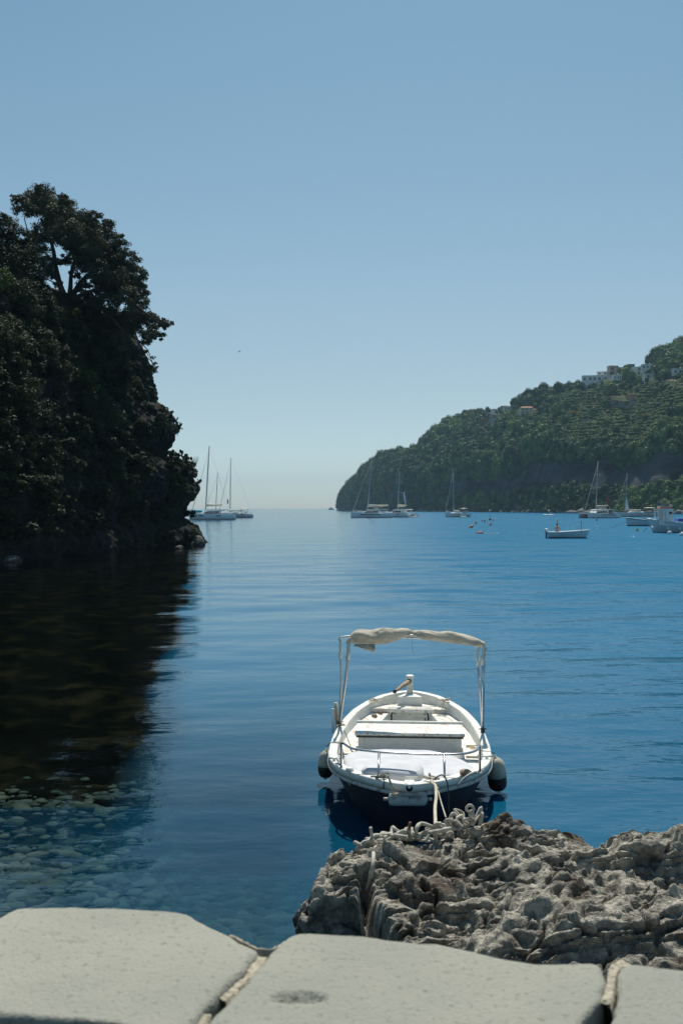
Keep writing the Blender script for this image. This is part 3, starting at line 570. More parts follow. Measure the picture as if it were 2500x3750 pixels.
fine = np.stack([hill[..., 0] / 14, hill[..., 1] / 14, hill[..., 2] / 9], -1)
inner = np.clip(vv / 0.02, 0, 1)[None, :] * (vv[None, :] < 0.97)
hill[..., 2] += 1.6 * fbm(fine, 4, 75) * inner; hill[..., 1] += 3.0 * fbm(fine + 5, 4, 76) * inner
pyy = HY - (hill[..., 2] - H) / hill[..., 1] * F; pxx = 1250 + hill[..., 0] / hill[..., 1] * F
ter = np.clip((pxx - 1950) / 120, 0, 1) * np.clip((1640 - pyy) / 30, 0, 1) * np.clip((pyy - 1372 + (pxx - 2500) * 0.12) / 25, 0, 1)
ter *= np.clip((fbm(lon * 1.3 + 30, 2, 79) + 0.55) * 4, 0, 1)
ST = 2.6; zq = hill[..., 2] / ST + 0.25 * fbm(lon * 2, 2, 78); fq = zq - np.floor(zq); stp = (np.floor(zq) + np.clip((fq - 0.72) / 0.28, 0, 1)) * ST - 0.25 * fbm(lon * 2, 2, 78) * ST
hill[..., 2] = hill[..., 2] * (1 - ter) + stp * ter
hill[:, 0, 2] = -2.0; hill[:, 1, 2] = np.minimum(hill[:, 1, 2], 0.6)
# material: grey-brown cliff, dark scrub, pale terrace earth by the slope of the ground itself
mh = bpy.data.materials.new('hill_ground'); mh.use_nodes = True; n = mh.node_tree.nodes; L = mh.node_tree.links; bs = n['Principled BSDF']; bs.inputs['Roughness'].default_value = 0.95; bs.inputs['Specular IOR Level'].default_value = 0.1
tc = n.new('ShaderNodeTexCoord'); t1 = n.new('ShaderNodeTexNoise'); t1.inputs['Scale'].default_value = 0.03; t1.inputs['Detail'].default_value = 6; mp = n.new('ShaderNodeMapping'); mp.inputs['Scale'].default_value = (1, 1, 2.5); L.new(tc.outputs['Object'], mp.inputs[0]); L.new(mp.outputs[0], t1.inputs[0])
r1 = n.new('ShaderNodeMapRange'); r1.inputs[1].default_value = 0.42; r1.inputs[2].default_value = 0.60; L.new(t1.outputs[0], r1.inputs[0])
x1 = n.new('ShaderNodeMix'); x1.data_type = 'RGBA'; x1.inputs[6].default_value = (0.012, 0.016, 0.022, 1); x1.inputs[7].default_value = (0.065, 0.070, 0.074, 1); L.new(r1.outputs[0], x1.inputs[0])
av = n.new('ShaderNodeAttribute'); av.attribute_name = 'green'
x2 = n.new('ShaderNodeMix'); x2.data_type = 'RGBA'; x2.inputs[7].default_value = (0.05, 0.075, 0.025, 1); L.new(x1.outputs[2], x2.inputs[6]); L.new(av.outputs['Fac'], x2.inputs[0]); L.new(x2.outputs[2], bs.inputs['Base Color'])
hm = mesh_np('hill', hill.reshape(-1, 3), grid_faces(U, V), mh, True)
g = np.clip((vv[None, :] - 0.10) / 0.05, 0, 1) * np.ones((U, 1)); a = hm.attributes.new('green', 'FLOAT', 'POINT'); a.data.foreach_set('value', g.ravel().astype(np.float32))
ho = link('hill', hm); props(ho, 'wooded hill with vineyard terraces falling as a cliff into the bay on the right', 'hill', kind='structure')
flat = hill.reshape(-1, 3); fpx, fpy = 1250 + flat[:, 0] / flat[:, 1] * F, HY - (flat[:, 2] - H) / flat[:, 1] * F
vis_rows = np.tile(vv < 1.0, U)
def on_hill(px, py):
    d = (fpx - px) ** 2 + (fpy - py) ** 2 + (~vis_rows) * 1e9; return Vector(flat[int(np.argmin(d))])

HOUSES = [  # px, py of the foot, width px, height px, storeys, wall colour, roof, windows, label
    (2190, 1399, 108, 24, 1, 'w', 'flat', 6, 'long white terraced house on the skyline with a row of dark windows'),
    (2158, 1402, 34, 14, 1, 'w', 'flat', 0, 'low white annex stepping down at the left end of the skyline house'),
    (2260, 1392, 30, 20, 1, 'w', 'flat', 3, 'white house with three small windows at the right end of the skyline house'),
    (2208, 1373, 40, 12, 1, 'w', 'flat', 2, 'white upper terrace block behind the long skyline house'),
    (2245, 1360, 34, 20, 1, 'p', 'flat', 2, 'pink house above the long white skyline house'),
    (2268, 1364, 26, 18, 1, 's', 'flat', 2, 'grey stone house right of the pink house'),
    (2350, 1374, 66, 30, 2, 'w', 'flat', 5, 'large white house with stepped terraces right of the cypress'),
    (2382, 1388, 48, 20, 1, 'w', 'flat', 2, 'pale round-fronted terrace block below the large white house'),
    (2372, 1352, 40, 18, 1, 'w', 'flat', 3, 'white upper storey block with a chimney on the large white house'),
    (2310, 1340, 22, 6, 1, 's', 'flat', 0, 'small low hut roof near the ridge'),
    (2486, 1372, 44, 22, 1, 'w', 'flat', 3, 'white house cut by the right edge of the picture'),
    (2468, 1412, 40, 22, 1, 'o', 'tile', 2, 'ochre farmhouse below the white house at the right edge'),
    (2494, 1416, 24, 14, 1, 'o', 'tile', 1, 'small ochre lean-to beside the ochre farmhouse'),
    (2262, 1462, 54, 13, 1, 'r', 'tile', 4, 'long orange-red farmhouse among the terraces'),
    (2314, 1452, 34, 11, 1, 'r', 'tile', 3, 'orange-red house on the step above the long farmhouse'),
    (2290, 1476, 52, 11, 1, 's', 'tile', 3, 'low stone outbuilding in front of the orange-red farmhouse'),
    (2245, 1478, 28, 12, 1, 's', 'flat', 0, 'plain stone shed left of the low outbuilding'),
    (2322, 1472, 22, 12, 1, 's', 'flat', 2, 'small stone house with two windows right of the outbuilding'),
    (1930, 1516, 50, 28, 2, 'c', 'tile', 7, 'two-storey cream villa with a red tiled roof'),
    (1962, 1511, 26, 14, 1, 'o', 'tile', 1, 'small yellow house right of the cream villa'),
    (1860, 1504, 32, 14, 1, 'w', 'flat', 3, 'white house with dark windows left of the cream villa'),
    (1846, 1500, 24, 16, 1, 's', 'tile', 2, 'brown-roofed house behind the white house'),
    (1810, 1516, 18, 18, 1, 'w', 'flat', 1, 'small white tower house at the left end of the hamlet'),
    (1812, 1526, 22, 10, 1, 'p', 'tile', 1, 'low pink-roofed house under the white tower house'),
    (1810, 1549, 20, 16, 1, 'g', 'flat', 2, 'pale mint cottage below the hamlet'),
    (1885, 1500, 30, 12, 1, 's', 'flat', 2, 'grey house close behind the cream villa'),
    (1786, 1524, 26, 9, 1, 's', 'flat', 1, 'long low grey shed at the left end of the hamlet'),
    (1912, 1519, 26, 8, 1, 'w', 'flat', 0, 'white terrace wall block in front of the cream villa'),
    (2150, 1541, 34, 7, 1, 's', 'flat', 3, 'low isolated stone hut on the terraces below the farmhouses')]
WC = {'w': (0.74, 0.75, 0.76), 'p': (0.44, 0.30, 0.25), 's': (0.27, 0.25, 0.22), 'o': (0.46, 0.33, 0.20), 'r': (0.52, 0.27, 0.18), 'c': (0.60, 0.52, 0.42), 'g': (0.40, 0.52, 0.50)}
for k_, c_ in WC.items(): M['wall_' + k_] = mat('house_wall_' + k_, c_, 0.9, tuple(x * 0.8 for x in c_), 0.4)
M['tile'] = mat('roof_tile', (0.42, 0.20, 0.13), 0.9, (0.28, 0.14, 0.10), 2); M['window'] = mat('window_dark', (0.03, 0.035, 0.04), 0.3); M['garden_wall'] = mat('garden_wall', (0.20, 0.18, 0.16), 0.95)
win_me = MB().box((0, 0, 0), (1, 0.25, 1)).mesh('window', M['window'])
hrng = random.Random(4); hpos = []
for (px, py, wpx, hpx, st, wc_, rf, nw, lab) in HOUSES:
    g0 = on_hill(px, py); D = g0.y - 1.0; p = P(px, py, D); w, h = wpx / F * D, hpx / F * D; dpt = max(6, min(w * 0.6, 10))
    hpos.append((px, py, wpx, hpx))
    t = thing('house', lab, 'house', (p.x, D + dpt / 2, p.z), hrng.uniform(-0.25, 0.25))
    hw = h * (0.82 if rf == 'tile' else 1.0)
    MB().box((0, 0, hw / 2 - 3), (w, dpt, hw + 6)).build('wall', M['wall_' + wc_], t)
    if rf == 'tile':
        b = MB(); o_ = 0.5; b.add([(-w / 2 - o_, -dpt / 2 - o_, hw), (w / 2 + o_, -dpt / 2 - o_, hw), (w / 2 + o_, dpt / 2 + o_, hw), (-w / 2 - o_, dpt / 2 + o_, hw), (-w / 2 + dpt * .3, 0, hw + h * 0.22), (w / 2 - dpt * .3, 0, hw + h * 0.22)], [(0, 1, 5, 4), (1, 2, 5), (2, 3, 4, 5), (3, 0, 4), (3, 2, 1, 0)]).build('roof', M['tile'], t)
    else:
        b = MB(); b.box((0, 0, hw + 0.12), (w + 0.5, dpt + 0.5, 0.24)); b.build('roof', M['wall_' + wc_], t)
        if nw > 2: MB().box((w * 0.2, 0, hw + 0.9), (0.9, 0.9, 1.3)).build('chimney', M['wall_' + wc_], t)
    for s_ in range(st):
        n_ = max(1, nw // st) if nw else 0
        for k in range(n_):
            hh = hw / st; link('window', win_me, t, (w * ((k + 0.5) / n_ - 0.5) + hrng.uniform(-.15, .15) * w / n_, -dpt / 2, hh * (s_ + 0.50)), (0, 0, 0), (min(w / n_ * 0.36, 1.9), 0.3, hh * 0.42))
for (px0, px1, py, h_, lab) in [(1800, 1990, 1532, 9, 'long grey retaining wall under the hamlet'), (2230, 2335, 1488, 10, 'stone retaining wall under the orange-red farmhouse'), (2120, 2180, 1404, 4, 'low brown wall under the skyline house'), (2080, 2190, 1556, 4, 'dry stone wall across the terraces')]:
    b = MB(); prev = None
    for k in range(9):
        px = px0 + (px1 - px0) * k / 8; g0 = on_hill(px, py); p = P(px, py, g0.y - 1.5)
        if prev: mid = (p + prev) / 2; L_ = (p - prev).length; b.box((mid.x, mid.y, mid.z), (L_ + .3, 0.8, h_ / F * p.y), math.atan2(p.y - prev.y, p.x - prev.x))
        prev = p
    props(b.build('retaining_wall', M['garden_wall']), lab, 'wall')

# ---- trees on the hill
def hilltree(seed, tall=1.0, ragged=420):
    import bmesh
    bm = bmesh.new(); bmesh.ops.create_icosphere(bm, subdivisions=3, radius=1.0)
    v = np.array([x.co[:] for x in bm.verts]); f = [tuple(x.index for x in p.verts) for p in bm.faces]; bm.free()
    f1, _, _ = worley(v * 1.35 + seed * 3.3, seed); v = v * (0.66 + 0.38 * (1 - f1) + 0.16 * fbm(v * 2.5, 3, seed))[:, None]
    v[:, 2] = v[:, 2] * 0.85 * tall + 0.75 * tall
    f = np.array(f); f4 = np.concatenate([f, f[:, 2:3]], 1)
    r_ = np.random.default_rng(seed); pick = r_.integers(0, len(v), ragged); p = v[pick] * r_.uniform(0.98, 1.14, (ragged, 1))
    t = r_.normal(size=(ragged, 3)); t /= np.linalg.norm(t, axis=1)[:, None]; b = np.cross(t, r_.normal(size=(ragged, 3))); b /= np.linalg.norm(b, axis=1)[:, None]
    s = r_.uniform(0.06, 0.15, (ragged, 1)); lv = np.stack([p - t * s, p + b * s * .7, p + t * s, p - b * s * .7], 1).reshape(-1, 3)
    me = bpy.data.meshes.new('tree_mesh'); V_ = np.concatenate([v, lv]); fl = [tuple(q) for q in f] + [tuple(len(v) + 4 * i + k for k in range(4)) for i in range(ragged)]
    me.from_pydata(V_.tolist(), [], fl); me.materials.append(M['hill_leaf']); me.update(); return me
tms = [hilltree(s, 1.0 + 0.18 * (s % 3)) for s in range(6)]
broom = hilltree(9, 0.8); broom.materials[0] = M['hill_yellow']
cyp = hilltree(8, 2.6)
tr = np.random.default_rng(77); cand = []
uu = np.arange(U); wgt = np.where(pxs < 2520, 1.0, 0.5)
N_T = 21000
for _ in range(N_T):
    px = tr.uniform(1240, 2520) if tr.random() < 0.88 else tr.uniform(2520, 3750); iu = int(np.clip(np.searchsorted(pxs, px), 1, U - 1))
    v_ = tr.random() ** 0.9 * 1.04; 
    if tr.random() < 0.28: v_ = tr.random() * 0.13
    iv = int(np.clip(np.searchsorted(vv, v_), 1, V - 2)); p = hill[iu, iv]; D = p[1]
    py = HY - (p[2] - H) / D * F; pxp = 1250 + p[0] / D * F
    if ter[iu, iv] > 0.4 and tr.random() < 0.965: continue
    # bare cliff patches
    bare = (0.006 < v_ < 0.085) if pxp < 1880 + 60 * tr.random() else (0.055 < v_ < 0.10)
    if bare and fbm(np.array([[p[0] / 45, p[2] / 26, 3.0]]), 3, 88)[0] > (-0.12 + 0.25 * (v_ < 0.045)): continue
    if any(abs(pxp - hx) < hw_ / 2 + 7 and hy - hh_ - 3 < py < hy + 8 for hx, hy, hw_, hh_ in hpos): continue
    inf_ = any(abs(pxp - hx) < hw_ / 2 + 10 and hy < py < hy + 42 for hx, hy, hw_, hh_ in hpos)
    r = (1.2 + 0.5 * tr.random()) if inf_ else (1.3 + 3.4 * tr.random() ** 2.6) * (D / 700) ** 0.55 * (0.8 if v_ < 0.1 else 1.0)
    if v_ > 0.93 : r *= 0.8
    cand.append((p[0], D, p[2] - 0.3 * r, r, pxp, int(tr.integers(0, 6)), tr.uniform(0, 6.28), tr.uniform(0.8, 1.25)))
infr = [c for c in cand if 1240 < c[4] < 2490]; infr.sort(key=lambda c: -c[3] / c[1]); big = infr[:290]; bigset = set(id(c) for c in big)
first = {}
for c in big:
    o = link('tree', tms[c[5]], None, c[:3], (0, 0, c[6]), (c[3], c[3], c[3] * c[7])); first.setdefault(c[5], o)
    ty = HY - (c[2] - H) / c[1] * F; hz_ = 'near the hill\'s tip' if c[4] < 1600 else 'below the hamlet' if c[4] < 1960 else 'left of the anchored masts' if c[4] < 2180 else 'near the right edge'
    sy_ = float(np.interp(c[4], sil[:, 0], sil[:, 1])); vt_ = 'tree on the skyline' if ty < sy_ + 45 else 'tree at the foot of the cliff' if ty > 1740 else 'tree on the brow above the dark cliff' if ty > 1600 else 'tree on the upper slope'
    props(o, 'leafy green ' + vt_ + ' ' + hz_, 'tree', 'trees of the wooded hill')
rest = [c for c in cand if id(c) not in bigset]
def scatter(name, items, srcs, label, cat):
    me = bpy.data.meshes.new(name); me.from_pydata([i[:3] for i in items], [], [])
    for nm, vals in (('rad', [i[3] for i in items]), ('ht', [i[3] * i[7] for i in items]), ('rz', [i[6] for i in items])):
        a = me.attributes.new(nm, 'FLOAT', 'POINT'); a.data.foreach_set('value', vals)
    a = me.attributes.new('which', 'INT', 'POINT'); a.data.foreach_set('value', [i[5] % len(srcs) for i in items])
    o = link(name, me); props(o, label, cat, kind='stuff')
    ng = bpy.data.node_groups.new(name, 'GeometryNodeTree'); ng.interface.new_socket('Geometry', in_out='INPUT', socket_type='NodeSocketGeometry'); ng.interface.new_socket('Geometry', in_out='OUTPUT', socket_type='NodeSocketGeometry')
    N = ng.nodes; gi = N.new('NodeGroupInput'); go = N.new('NodeGroupOutput'); LK = ng.links
    def attr(nm, ty='FLOAT'):
        q = N.new('GeometryNodeInputNamedAttribute'); q.data_type = ty; q.inputs[0].default_value = nm; return q
    jo = N.new('GeometryNodeJoinGeometry')
    for i, s in enumerate(srcs):
        ob = N.new('GeometryNodeObjectInfo'); ob.inputs[0].default_value = s; ob.transform_space = 'ORIGINAL'
        ob.inputs['As Instance'].default_value = False
        ip = N.new('GeometryNodeInstanceOnPoints'); cmp = N.new('FunctionNodeCompare'); cmp.data_type = 'INT'; cmp.operation = 'EQUAL'
        w_ = attr('which', 'INT'); LK.new([x for x in w_.outputs if x.enabled][0], [x for x in cmp.inputs if x.enabled][0]); [x for x in cmp.inputs if x.enabled][1].default_value = i
        LK.new(gi.outputs[0], ip.inputs['Points']); LK.new(cmp.outputs[0], ip.inputs['Selection']); LK.new(ob.outputs['Geometry'], ip.inputs['Instance'])
        cx = N.new('ShaderNodeCombineXYZ'); ra = attr('rad'); ha = attr('ht'); fo = lambda q: [x for x in q.outputs if x.enabled][0]
        LK.new(fo(ra), cx.inputs[0]); LK.new(fo(ra), cx.inputs[1]); LK.new(fo(ha), cx.inputs[2]); LK.new(cx.outputs[0], ip.inputs['Scale'])
        rx = N.new('ShaderNodeCombineXYZ'); LK.new(fo(attr('rz')), rx.inputs[2]); LK.new(rx.outputs[0], ip.inputs['Rotation'])
        LK.new(ip.outputs[0], jo.inputs[0])
    LK.new(jo.outputs[0], go.inputs[0]); md = o.modifiers.new('scatter', 'NODES'); md.node_group = ng; return o
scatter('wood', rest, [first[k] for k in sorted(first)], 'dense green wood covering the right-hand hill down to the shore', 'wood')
# broom bushes in yellow flower and a few cypresses
blab = ['yellow flowering broom below the hamlet\'s left end', 'yellow broom on the slope under the mint cottage', 'yellow broom left of the low pink-roofed house', 'round yellow bush below the white house of the hamlet', 'yellow bush beside the pink skyline house', 'yellow bush among the lower vineyard terraces', 'yellow broom near the right edge above the farmhouse', 'yellow bush on the crest above the cream villa', 'small yellow bush low on the cliff', 'yellow flowering bush on the terraces right of the hut']
for i, (px, py, r) in enumerate([(1708, 1567, 2.6), (1752, 1578, 2.0), (1768, 1574, 2.2), (1858, 1527, 2.4), (2268, 1368, 3.0), (2350, 1536, 2.6), (2206, 1452, 2.6), (1914, 1468, 2.4), (1688, 1753, 2.2), (2094, 1522, 2.2)]):
    g0 = on_hill(px, py); o = link('broom_bush', broom, None, (g0.x, g0.y - 2, g0.z + 1), (0, 0, i), (r, r, r)); props(o, blab[i], 'bush', 'yellow flowering bushes on the hill')
for (px, py, r, lab) in [(2298, 1388, 2.4, 'tall dark cypress between the two groups of white skyline houses'), (1828, 1562, 2.6, 'tall dark cypress right of the mint cottage'), (1842, 1560, 2.2, 'second dark cypress beside the mint cottage'), (2152, 1396, 2.0, 'small dark tree at the left end of the skyline house')]:
    g0 = on_hill(px, py); o = link('cypress_tree', cyp, None, (g0.x, g0.y - 3, g0.z - 1), (0, 0, px), (r, r, r * (1.0 if py > 1390 and px != 2152 else 0.6))); props(o, lab, 'tree', 'cypresses by the houses')
# vines in rows along the terraces
vine_b = hilltree(12, 0.55, 40); vine_b.materials[0] = M['vine_leaf']
vs = []
for iu in range(0, U, 1):
    if pxs[iu] > 2560: break
    for iv in range(70, V - 20):
        if ter[iu, iv] > 0.5:
            k0, k1 = math.floor(zq[iu, iv]), math.floor(zq[iu, iv + 1])
            if k1 > k0 or (fq[iu, iv] < 0.36 <= fq[iu, iv + 1]):
                p = hill[iu, iv]; c_ = 1250 + p[0] / p[1] * F; py = HY - (p[2] - H) / p[1] * F
                if any(abs(c_ - hx) < hw_ / 2 + 4 and hy - hh_ - 2 < py < hy + 6 for hx, hy, hw_, hh_ in hpos): continue
                if tr.random() < 0.12: continue
                vs.append((p[0] + tr.uniform(-.4, .4), p[1], p[2] - 0.1, tr.uniform(0.75, 1.35), 0, 0, tr.uniform(0, 6.2), tr.uniform(0.8, 1.3)))
g0 = vs[len(vs) // 2]; vo = link('vine_row', vine_b, None, g0[:3], None, 1.2); props(vo, 'leafy vine clump in the rows of the terraced vineyard', 'vine')
scatter('vineyard', vs, [vo], 'rows of vines on the terraces high on the right-hand hill', 'vineyard')
# pale boulders along the hill's shore
sr = np.random.default_rng(5); jv, jf, off = [], [], 0; rk = [pebble(s, 1, 0.5, 0.7) for s in range(5)]
for k in range(620):
    px = 1240 + 1400 * sr.random() ** 0.75; D = float(np.interp(px, pxs, hill[:, 1, 1])) - sr.uniform(-2, 5); v, f = rk[k % 5]; r = sr.uniform(0.5, 2.2) * (1 if sr.random() < 0.9 else 1.6)
    c, s = math.cos(k), math.sin(k); w_ = v * r * np.array([1.4, 1, 0.9]); w_ = np.stack([w_[:, 0] * c - w_[:, 1] * s + (px - 1250) / F * D, w_[:, 0] * s + w_[:, 1] * c + D, w_[:, 2] + r * 0.25], -1); jv.append(w_); jf.append(f + off); off += len(v)
M['shore_rock'] = mat('shore_rock', (0.16, 0.15, 0.14), 0.95, (0.30, 0.29, 0.26), 0.25, 0.5, 0.65)
props(link('shore_rocks', mesh_np('shore_rocks', np.concatenate(jv), np.concatenate(jf), M['shore_rock'])), 'band of pale boulders along the foot of the right-hand hill', 'rocks', kind='stuff')
# ================================================================ LAVA ROCK BY THE WALL
def smooth(x, a, b): t = np.clip((x - a) / (b - a), 0, 1); return t * t * (3 - 2 * t)
ga = np.arange(-1.15, 4.3, 0.0105); gb = np.arange(-1.0, 4.9, 0.0105)
A, B = np.meshgrid(ga, gb, indexing='ij')
def far_edge(x): return np.interp(x, [-0.3, 0.05, 0.35, 0.75, 1.2, 1.45, 1.6, 1.75, 2.6, 4.5], [7.25, 7.5, 7.75, 8.15, 8.15, 8.12, 8.10, 8.10, 7.95, 7.9])
def soft(x, k=0.10): return np.log1p(np.exp(np.clip(x / k, -40, 40))) * k
xp = -0.24 + soft(A) - 0.06 * soft(-A); da = soft(-A)
bf = B; y0 = far_edge(xp) - soft(bf) + 0.05 * soft(-bf); db = soft(-bf)
near_e = np.interp(xp, [-0.3, 0.05, 0.15, 0.4, 0.8, 1.4, 2.2, 4.5], [6.75, 6.75, 6.7, 6.1, 5.5, 5.0, 4.6, 4.2])
over = soft(near_e - y0, 0.07); y1 = y0 + over * 0.93
top = np.interp(xp, [-0.3, 0.0, 0.3, 0.7, 1.3, 2.2, 3.5], [0.60, 0.71, 0.68, 0.62, 0.71, 0.74, 0.74]) - 0.09 * smooth(xp, 1.82, 1.92) * (1 - smooth(xp, 2.0, 2.12)) * smooth(y0, 7.4, 7.8)
top = top - 0.07 * np.clip(7.4 - y0, 0, 3) * (1 - smooth(xp, 0.2, 2.0))
zr_ = top - da - db - over
R0 = np.stack([xp, y1, zr_], -1)
bigw = fbm(R0 * np.array([1.6, 1.6, 1.4]), 3, 91)
f1, f2, cid = worley(R0 * np.array([2.4, 3.1, 2.6]) + 0.35 * fbm(R0 * 3, 2, 90)[..., None], 92)
g1, g2, cid2 = worley(R0 * np.array([6.0, 7.5, 7.0]) + 0.3 * fbm(R0 * 7, 2, 95)[..., None], 96)
rd = ridged(R0 * np.array([3.2, 4.6, 4.0]), 5, 93); fn = fbm(R0 * 13, 3, 94, 0.55); h1, _, _ = worley(R0 * 21 + 0.4 * fn[..., None], 98); h2, _, _ = worley(R0 * 9 + 0.6 * fn[..., None], 198)
st = ridged(R0 * np.array([1.6, 5.5, 6.0]) + 0.25 * bigw[..., None], 4, 121)
pit = np.clip(0.36 - h1, 0, 1) * 0.060 + np.clip(0.30 - h2, 0, 1) * 0.16 * (fn > -0.1)
lay = bigw * 1.5 + 0.5 * fbm(R0 * 3.2, 3, 115); lay = (np.floor(lay * 3) + smooth(lay * 3 - np.floor(lay * 3), 0.30, 0.62)) / 3      # ledges of the flow
hgt = 0.155 * lay * (1 - 0.35 * smooth(y0, 7.2, 7.9)) + 0.050 * st + 0.060 * (cid - 0.5) * smooth(f2 - f1, 0.0, 0.10) - 0.045 * (1 - smooth(f2 - f1, 0, 0.09)) + 0.040 * (cid2 - 0.5) * smooth(g2 - g1, 0, 0.14) + 0.018 * rd + 0.024 * fn - pit
edge = np.clip((da + db + over) * 3, 0, 1)
side = np.stack([-da * 1.2, db * 1.0 - over * 1.2, 0.35 + 0 * da], -1) + 1e-6; side /= np.linalg.norm(side, axis=-1)[..., None]
nrm = np.array([0, 0, 1.0]) * (1 - edge)[..., None] + side * edge[..., None]
R1 = R0 + nrm * hgt[..., None]
R1[..., 1] -= 0.10 * smooth(hgt, -0.04, 0.10) + 0.05 * fbm(R0 * np.array([4, 4, 6]) + 4, 4, 97); R1[..., 0] += 0.05 * fbm(R0 * 5 + 8, 4, 99)
# the cleft between the left block and the main mass
cleft = np.exp(-((R0[..., 0] - 0.13 - 0.10 * (7.2 - R0[..., 1])) / 0.035) ** 2) * smooth(7.25 - R0[..., 1], 0, 0.2) * (R0[..., 1] > 5.9); R1[..., 2] -= 0.30 * cleft
mr = bpy.data.materials.new('lava_rock'); mr.use_nodes = True; n = mr.node_tree.nodes; L = mr.node_tree.links; bs = n['Principled BSDF']; bs.inputs['Roughness'].default_value = 0.95; bs.inputs['Specular IOR Level'].default_value = 0.15
tc = n.new('ShaderNodeTexCoord')
def nz_(s, d, lo, hi, di=0.0):
    t = n.new('ShaderNodeTexNoise'); t.inputs['Scale'].default_value = s; t.inputs['Detail'].default_value = d; t.inputs['Distortion'].default_value = di; L.new(tc.outputs['Object'], t.inputs[0])
    r = n.new('ShaderNodeMapRange'); r.inputs[1].default_value = lo; r.inputs[2].default_value = hi; L.new(t.outputs[0], r.inputs[0]); return r.outputs[0], t.outputs[0]
def mx_(f, a, b):
    x = n.new('ShaderNodeMix'); x.data_type = 'RGBA'; L.new(f, x.inputs[0])
    for i, c in ((6, a), (7, b)):
        if isinstance(c, tuple): x.inputs[i].default_value = (*c, 1)
        else: L.new(c, x.inputs[i])
    return x.outputs[2]
aa = n.new('ShaderNodeAttribute'); aa.attribute_name = 'crust_and_shade'
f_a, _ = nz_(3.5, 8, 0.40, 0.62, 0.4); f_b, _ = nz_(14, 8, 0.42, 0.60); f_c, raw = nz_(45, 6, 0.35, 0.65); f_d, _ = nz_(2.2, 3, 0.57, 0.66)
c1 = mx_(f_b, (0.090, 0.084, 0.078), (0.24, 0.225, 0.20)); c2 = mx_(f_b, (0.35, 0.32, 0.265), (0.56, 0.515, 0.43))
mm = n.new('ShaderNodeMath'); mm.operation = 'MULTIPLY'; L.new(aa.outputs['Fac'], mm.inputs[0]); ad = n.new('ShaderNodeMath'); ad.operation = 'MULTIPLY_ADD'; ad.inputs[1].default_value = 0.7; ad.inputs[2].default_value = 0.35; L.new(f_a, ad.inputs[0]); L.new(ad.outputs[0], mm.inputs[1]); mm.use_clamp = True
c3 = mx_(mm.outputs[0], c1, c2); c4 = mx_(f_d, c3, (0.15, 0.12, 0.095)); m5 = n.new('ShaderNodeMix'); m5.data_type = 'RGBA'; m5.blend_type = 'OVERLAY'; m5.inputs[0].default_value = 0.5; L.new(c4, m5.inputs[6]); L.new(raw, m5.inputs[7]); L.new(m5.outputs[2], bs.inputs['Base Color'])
bp = n.new('ShaderNodeBump'); bp.inputs['Distance'].default_value = 0.035; bp.inputs['Strength'].default_value = 1.0; L.new(raw, bp.inputs['Height'])
t2 = n.new('ShaderNodeTexNoise'); t2.inputs['Scale'].default_value = 130; t2.inputs['Detail'].default_value = 4; L.new(tc.outputs['Object'], t2.inputs[0]); bp2 = n.new('ShaderNodeBump'); bp2.inputs['Distance'].default_value = 0.010; L.new(t2.outputs[0], bp2.inputs['Height']); L.new(bp.outputs[0], bp2.inputs['Normal']); L.new(bp2.outputs[0], bs.inputs['Normal'])
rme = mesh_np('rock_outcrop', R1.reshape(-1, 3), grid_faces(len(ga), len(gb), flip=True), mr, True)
crust_and_shade = np.clip(1.05 + 1.2 * (hgt - 0.05) + 0.5 * fbm(R0 * 1.3, 3, 111) - 1.1 * np.clip(0.45 - R1[..., 2], 0, 1) * 2 - 0.95 * edge, 0, 1)  # pale crust on top; shade of the side faces painted in dark
a = rme.attributes.new('crust_and_shade', 'FLOAT', 'POINT'); a.data.foreach_set('value', crust_and_shade.ravel().astype(np.float32))
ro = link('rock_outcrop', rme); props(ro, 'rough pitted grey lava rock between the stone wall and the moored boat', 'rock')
rkf = R1.reshape(-1, 3); rpx = 1250 + rkf[:, 0] / rkf[:, 1] * F; rpy = HY - (rkf[:, 2] - H) / rkf[:, 1] * F
def on_rock(px, py):
    d = (rpx - px) ** 2 + (rpy - py) ** 2 + (edge.ravel() > 0.6) * 400; i = int(np.argmin(d)); return Vector(rkf[i])
def rock_z(x, y):
    m_ = (np.abs(rkf[:, 0] - x) < 0.03) & (np.abs(rkf[:, 1] - y) < 0.03); return float(rkf[m_, 2].max()) if m_.any() else -9

# ================================================================ STONE WALL WITH ITS COPING
ZW = 2.4
def T(px, py, z=ZW): D = (H - z) * F / (py - HY); return ((px - 1250.0) / F * D, D)
wall = thing('stone_wall', 'low wall with broad pale grey coping slabs and cream mortar in the foreground', 'wall', (0.2, 1.85, 0.2))
wb = Vector((0.2, 1.85, 0.2))
M['slab'] = mat('slab', (0.328, 0.320, 0.270), 0.9, (0.268, 0.268, 0.230), 2.6, 0.35, 0.68, 1.0, 140, detail=10, bdist=0.004, col3=(0.17, 0.175, 0.15), s3=75, lo3=0.57, hi3=0.74, spec=0.2)
M['mortar'] = mat('mortar', (0.44, 0.39, 0.30), 0.95, (0.30, 0.27, 0.21), 60, 0.4, 0.65, 1.0, 70, bdist=0.012)
M['masonry'] = mat('masonry', (0.12, 0.115, 0.105), 0.95, (0.07, 0.065, 0.06), 5, 0.4, 0.6, 0.8, 20, bdist=0.03)
